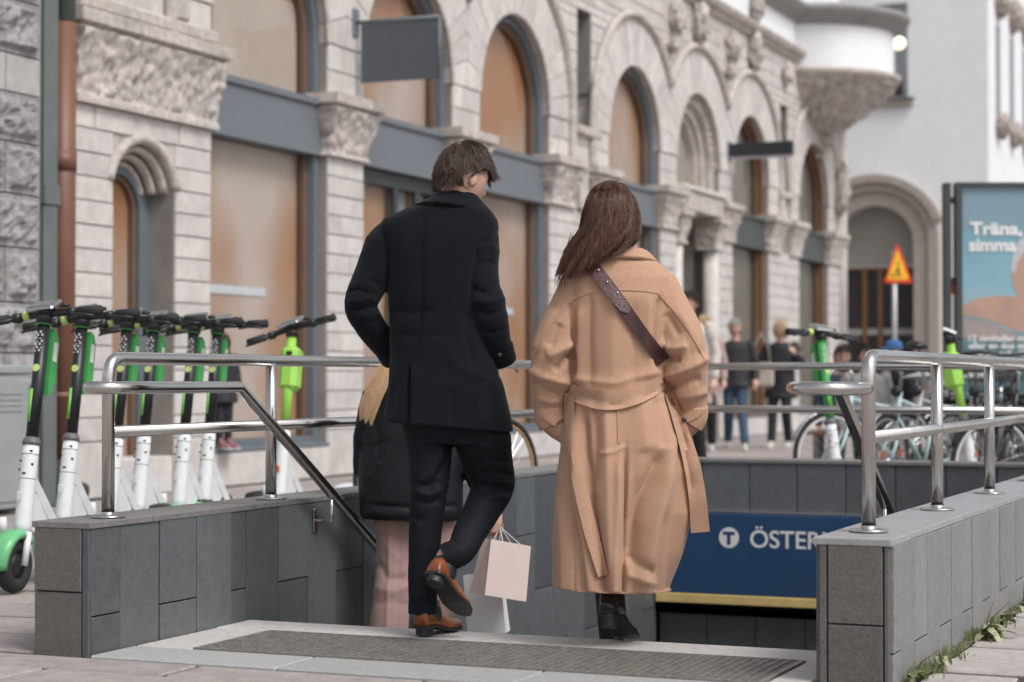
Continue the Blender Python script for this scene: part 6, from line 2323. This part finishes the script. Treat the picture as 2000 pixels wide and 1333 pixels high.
# ================================================================== passers-by further off
def figure(label, px, D, H, face, top_m, hem, leg_m, shoe_m, hair_m, hair='short', arms=None, legs=None, z0=0.0, seat=False, group='people in the background', gap=0, shoulder=.19, headturn=0.0, cap_m=None, puff=1.0):
    t = thing('person', label, 'person', gW(px, D, z0), YAW + face, group)
    k = H / 1.75
    dz = -.44 if seat else 0
    V_ = lambda p: Vector((p[0], p[1], p[2])) * k
    arms = arms or [((-.25, -.03, 1.15 + dz), (-.25, .05, .90 + dz)), ((.25, -.03, 1.15 + dz), (.25, .05, .90 + dz))]
    if seat: legs = legs or [((-.11, .42, .50), (-.11, .42, .09)), ((.11, .42, .50), (.11, .42, .09))]
    legs = legs or [((-.09, .09, .50), (-.09, -.08, .09)), ((.09, .10, .52), (.09, .20, .09))]
    hM = Matrix.Translation(V_((0, .03, 1.635 + dz))) @ Matrix.Rotation(headturn, 4, 'Z') @ Matrix.Rotation(-.08, 4, 'X')
    mb = MB()
    head_geo(mb, hM, k)
    mb.tube([V_((0, .01, 1.58 + dz)), V_((0, -.01, 1.44 + dz))], [.05 * k, .056 * k], 14)
    ring = lambda z, a, b_, y=0: [V_((a * math.cos(2 * math.pi * j / 24), y + b_ * math.sin(2 * math.pi * j / 24), z + dz)) for j in range(24)]
    mb.loft([ring(.90, .14, .09), ring(1.05, .12, .085), ring(1.3, .14, .095), ring(1.42, .13, .08), ring(1.47, .06, .05)])
    hips = [V_((-.085, 0, .93 + dz)), V_((.085, 0, .93 + dz))]
    sh = [V_((-shoulder, 0, 1.41 + dz)), V_((shoulder, 0, 1.41 + dz))]
    for i in (0, 1):
        e, w_ = V_(arms[i][0]), V_(arms[i][1])
        mb.tube([sh[i], e, w_], [.045 * k, .038 * k, .028 * k], 12)
        d = (w_ - e).normalized()
        q = d.to_track_quat('-Z', 'Y').to_matrix().to_4x4()
        hand_geo(mb, Matrix.Translation(w_) @ q, 1 if i == 0 else -1, .5, k)
        mb.tube([hips[i], V_(legs[i][0]), V_(legs[i][1])], [.07 * k, .05 * k, .035 * k], 14)
    link('body', remesh(mb, .010, 1), SKIN, t, True)
    mb = MB()
    p_ = puff
    rows_ = [ring(1.46, .085, .075), ring(1.42, .15 * p_, .10 * p_), ring(1.36, .19 * p_, .115 * p_), ring(1.2, .185 * p_, .125 * p_), ring(1.05, .175 * p_, .125 * p_), ring(.93, .185 * p_, .13 * p_)]
    if not seat and hem < .9:
        rows_.append(ring(hem, .215 * p_, .155 * p_))
    mb.loft(rows_)
    for i in (0, 1):
        e, w_ = V_(arms[i][0]), V_(arms[i][1])
        mb.tube([sh[i] + V_((-.03 if i else .03, 0, 0)), sh[i], e, e.lerp(w_, .95)], [.06 * k, .066 * k * p_, .055 * k * p_, .042 * k * p_], 14)
    me = remesh(mb, .012, 3)
    co, no = get_co(me)
    for i in range(len(co)):
        q = Vector(co[i]) * 9
        co[i] += no[i] * (.008 * noise.noise(q) + .004 * noise.noise(q * 2.3))
    me.vertices.foreach_set('co', co.ravel())
    link('jacket', me, top_m, t, True)
    mb = MB()
    mb.loft([ring(.80, .155, .11), ring(.9, .165, .115), ring(.99, .15, .105)])
    for i in (0, 1):
        mb.tube([hips[i], V_(legs[i][0]), V_(legs[i][1])], [.092 * k, .07 * k, .058 * k], 14)
    link('trousers', remesh(mb, .012, 3), leg_m, t, True)
    for i in (0, 1):
        a_ = V_(legs[i][1])
        M = Matrix.Translation((a_.x, a_.y - .06, a_.z - .09 * k))
        shoe(t, M, shoe_m, MATS['pale_sole'], .27, heel=.02)
    for s in (-1, 1):
        MB().ell((.031 * s * k, .083 * k, .003 * k), (.013 * k, .006 * k, .006 * k), 10, 6, hM).build('eye', BLACKP, t, True)
    if hair == 'cap':
        mb = MB()
        mb.lathe([(.083 * k, .03 * k), (.086 * k, .055 * k), (.075 * k, .10 * k), (.04 * k, .125 * k), (.001, .13 * k)], 20, hM @ Matrix.Scale(1.18, 4, (0, 1, 0)))
        mb.tube([hM @ (Vector((0, .085, .045)) * k), hM @ (Vector((0, .13, .05)) * k), hM @ (Vector((0, .175, .038)) * k)], [.078 * k, .07 * k, .05 * k], 14, flat=.12)
        mb.build('cap', cap_m, t, True)
        scalp_hair(t, hM, k, lambda d: d.y < .2 and -.5 < d.z < .4, (0, -.2, .95), 200, .05, .003, hair_m, 9, .004)
    else:
        reg = (lambda d: d.z > .50 or (d.y < -.1 and d.z > -.55) or (d.y < .25 and d.z > .15))
        ln = {'short': .05, 'bob': .16, 'long': .26}[hair]
        scalp_hair(t, hM, k, reg, (0, -.1, 1), 420, ln, .0035, hair_m, int(px), .012, None, .008, .3, down=1.0)
        if hair in ('long', 'bob'):
            mb = MB()
            L = .30 if hair == 'long' else .15
            polys = []
            rr = random.Random(int(px))
            for q in range(320):
                a = rr.uniform(math.pi * .98, math.pi * 2.02)
                r = rr.uniform(.075, .10)
                p0 = Vector((.085 * math.cos(a), .10 * math.sin(a) - .01, .03))
                p1 = Vector((r * 1.08 * math.cos(a), .105 * math.sin(a) - .015, -.06))
                p2 = Vector((r * 1.1 * math.cos(a) + rr.uniform(-.01, .01), .1 * math.sin(a) - .01, .03 - L * rr.uniform(.75, 1.05)))
                polys.append([hM @ ((p0 * (1 - u) ** 2 + p1 * 2 * u * (1 - u) + p2 * u * u) * k) for u in [i / 6 for i in range(7)]])
            V, Fc = strands(polys, .004, .0015)
            link('loose_hair', MB().add(V, Fc).mesh('h'), hair_m, t, True)
    return t


JBLK = mat('black_jacket', (.016, .017, .021), .7, var=.2, vs_=20)
JEAN = mat('blue_jeans', (.035, .065, .11), .85, var=.3, vs_=25)
JEANB = mat('black_jeans', (.015, .015, .018), .85, var=.2)
TRN = MATS['pale_trainer']
GREYH = mat('grey_hair', (.42, .41, .40), .6, var=.2)
BLOND = mat('pale_blond_hair', (.60, .45, .28), .5, var=.25, vs_=40)
DBR = mat('dark_brown_hair', (.035, .02, .014), .5, var=.3)
PI = math.pi
figure('grey haired man in black jacket and blue jeans walking by the stone facade', 1436, 26.9, 1.75, PI - .12, JBLK, .84, JEAN, TRN, GREYH, 'short', arms=[((-.27, -.02, 1.14), (-.27, .10, .92)), ((.26, -.05, 1.14), (.24, .06, .9))], legs=[((-.09, .14, .51), (-.13, .34, .09)), ((.09, .05, .50), (.10, -.16, .11))], puff=1.16)
figure('blond woman in a black cape-like coat walking with a beige bag', 1525, 27.6, 1.74, PI - .35, JBLK, .68, JEANB, TRN, BLOND, 'bob', arms=[((-.28, .05, 1.18), (-.25, .26, 1.30)), ((.30, 0, 1.14), (.33, .08, .92))], puff=1.12, headturn=-.35)
figure('woman with dark hair half hidden behind the camel coat, looking down', 1348, 20.0, 1.82, PI - .35, mat('cream_jacket', (.55, .50, .47), .8, var=.1), .80, JEANB, TRN, DBR, 'short', headturn=-.3)
figure('woman in a dusty pink coat with pale scarf and black trousers', 1376, 26.4, 1.78, PI - .1, mat('dusty_pink_coat', (.40, .30, .28), .85, var=.2, vs_=30), .60, JEANB, TRN, BLOND, 'long', headturn=-.4)
figure('seated person in a dark navy jacket, leftmost of three by the doorway', 1645, 20.5, 1.72, PI, mat('navy_jacket', (.03, .045, .065), .8, var=.2), .9, JEANB, TRN, DBR, 'short', seat=True)
figure('seated person in a pale grey sweater, middle of three by the doorway', 1692, 20.0, 1.74, PI + .05, mat('grey_knit', (.36, .36, .36), .9, var=.12, vs_=60), .9, JEAN, TRN, DBR, 'short', seat=True, puff=1.1)
figure('seated person in a blue cap raising a hand to the face', 1748, 20.3, 1.78, PI - .5, mat('dark_blue_jacket', (.02, .026, .04), .8, var=.2), .9, JEANB, TRN, DBR, 'cap', seat=True, cap_m=mat('blue_cap', (.05, .15, .36), .8), headturn=-.35, arms=[((-.22, .20, .80), (-.09, .15, 1.08)), ((.25, .08, .78), (.2, .30, .72))])
# bench the three sit on
bn = thing('bench', 'long low bench under the three seated people', 'bench', gW(1695, 20.25), YAW)
for k in range(4):
    MB().cbox(-.62, .55, -.22 + k * .115, -.22 + k * .115 + .10, .385, .42, .006).build('slat', BROWNW, bn)
for x in (-.5, .43):
    MB().cbox(x - .03, x + .03, -.2, .2, .0, .384, .005).build('leg', BLACKP, bn)
figure('small figure in dark clothes standing on the shop window sill behind the scooters', 436, 17.6, 1.0, PI + .6, JBLK, .70, JEANB, mat('rose_shoe', (.25, .12, .13), .6), DBR, 'long', z0=.336, legs=[((-.08, .02, .50), (-.08, .0, .09)), ((.08, .03, .50), (.08, .04, .09))], puff=1.15)
hb_ = thing('shoulder_bag', 'beige cloth bag carried by the blond woman in black', 'bag', W(1487, 740, 27.2), YAW)
MB().cbox(-.17, .17, -.06, .06, -.12, .22, .04).build('body', mat('beige_canvas', (.36, .31, .26), .9, var=.15), hb_)
MB().tube([(-.12, 0, .2), (-.10, .02, .42), (.0, .02, .62), (.10, .02, .42), (.12, 0, .2)], .012, 8).build('strap', mat('beige_strap', (.3, .26, .22), .9), hb_, True)

# ================================================================== weeds along the right parapet
LEAF = mat('weed_leaf', (.17, .20, .085), .6, var=.3, vs_=20)
LEAFP = mat('weed_leaf_pale', (.30, .31, .19), .65, var=.3, vs_=20)
DRY = mat('dry_stem', (.16, .11, .07), .8, var=.3)


def leaf(mb, p, d, L, w_, droop, up=Vector((0, 0, 1))):
    d = Vector(d).normalized()
    s = d.cross(up)
    if s.length < .1: s = Vector((1, 0, 0))
    s.normalize()
    pts = []
    for i in range(6):
        t = i / 5
        c_ = Vector(p) + d * L * t + Vector((0, 0, -droop * L * t * t))
        ww = w_ * math.sin(math.pi * min(.97, .08 + .9 * t)) ** .7 * (1 + .25 * math.sin(t * 16))
        pts.append([c_ - s * ww + Vector((0, 0, ww * .35)), c_, c_ + s * ww + Vector((0, 0, ww * .35))])
    mb.loft(pts, False, closed=False)


def weed(label, x, y, n, L, w_, m, upr=.8, seed=1, stems=0, name='weed_plant'):
    r = random.Random(seed)
    t = thing(name, label, 'plant', (x, y, 0), 0, 'weeds at the foot of the right parapet')
    for i in range(n):
        a = r.uniform(-2.2, 1.6)
        e = r.uniform(.25, upr)
        mb = MB()
        ll = L * r.uniform(.6, 1.2)
        leaf(mb, (r.uniform(-.01, .02), r.uniform(-.03, .03), r.uniform(0, .03)), (math.cos(a) * (1 - e) + .1, math.sin(a) * (1 - e), e), ll, w_ * r.uniform(.7, 1.2), r.uniform(.3, 1.1))
        mb.build('leaf', m if r.random() < .75 else LEAFP, t, True)
    for i in range(stems):
        a = r.uniform(-1.5, 1.5)
        MB().tube([(0, 0, 0), (.03 * math.cos(a), .03 * math.sin(a), L * .8), (.09 * math.cos(a), .08 * math.sin(a), L * 1.4)], [.004, .003, .0015], 6).build('stem', DRY, t, True)
    return t


WX = -1.325
weed('upright green weed at the near corner of the right parapet', WX + .02, 6.33, 9, .075, .013, LEAF, .95, 1, 1)
weed('low pale weed beside the near corner of the right parapet', WX + .05, 6.62, 8, .05, .014, LEAFP, .7, 2)
weed('bushy pale leafed weed halfway along the right parapet', WX + .06, 7.45, 24, .10, .018, LEAFP, .8, 3, 2)
weed('dry brown stemmed weed furthest along the right parapet', WX + .05, 8.45, 14, .09, .014, LEAFP, .9, 4, 5)
weed('small green weed between the two bushy ones by the parapet', WX + .04, 7.95, 10, .06, .014, LEAF, .7, 5)
mb = MB()
r = random.Random(12)
for i in range(900):
    y = r.uniform(6.35, 9.6)
    x = WX + abs(r.gauss(0, .035))
    nn_ = noise.noise(Vector((0, y * 3, 4)))
    if nn_ < -.05 and r.random() < .8: continue
    h_ = r.uniform(.010, .04) * (1.2 if nn_ > .1 else .5)
    a = r.uniform(0, 6.28)
    dx, dy = math.cos(a) * .02 * r.random(), math.sin(a) * .02 * r.random()
    w_ = .0022
    mb.add([(x - w_, y, 0), (x + w_, y, 0), (x + dx * .5 + w_ * .6, y + dy * .5, h_ * .6), (x + dx * .5 - w_ * .6, y + dy * .5, h_ * .6), (x + dx * 1.4, y + dy * 1.4, h_)], [(0, 1, 2, 3), (3, 2, 4)])
for i in range(700):
    x = r.choice([r.uniform(-1.1, -.3)])
    y = 4.6 + .33 * r.randint(4, 11) + r.gauss(0, .004)
    if noise.noise(Vector((x * 4, y * 3, 1))) < .12: continue
    h_ = r.uniform(.008, .022)
    dx, dy = r.uniform(-.012, .012), r.uniform(-.012, .012)
    mb.add([(x - .002, y, -.01), (x + .002, y, -.01), (x + dx, y + dy, h_)], [(0, 1, 2)])
g = mb.build('grass_tufts', LEAF)
tag(g, 'thin grass and moss in the joints beside the right parapet', 'grass', kind='stuff')
# a soil strip under it
mb = MB()
pts = []
for i in range(60):
    y = 6.2 + i * .07
    w_ = .045 + .03 * noise.noise(Vector((0, y * 4, 0)))
    pts.append([(WX - .01, y, .0035), (WX + w_, y, .0035)])
mb.loft(pts, False, closed=False)
o = mb.build('soil_strip', mat('moss_soil', (.10, .10, .05), .95, var=.4, vs_=40, bump=.6, bs=80), ground)
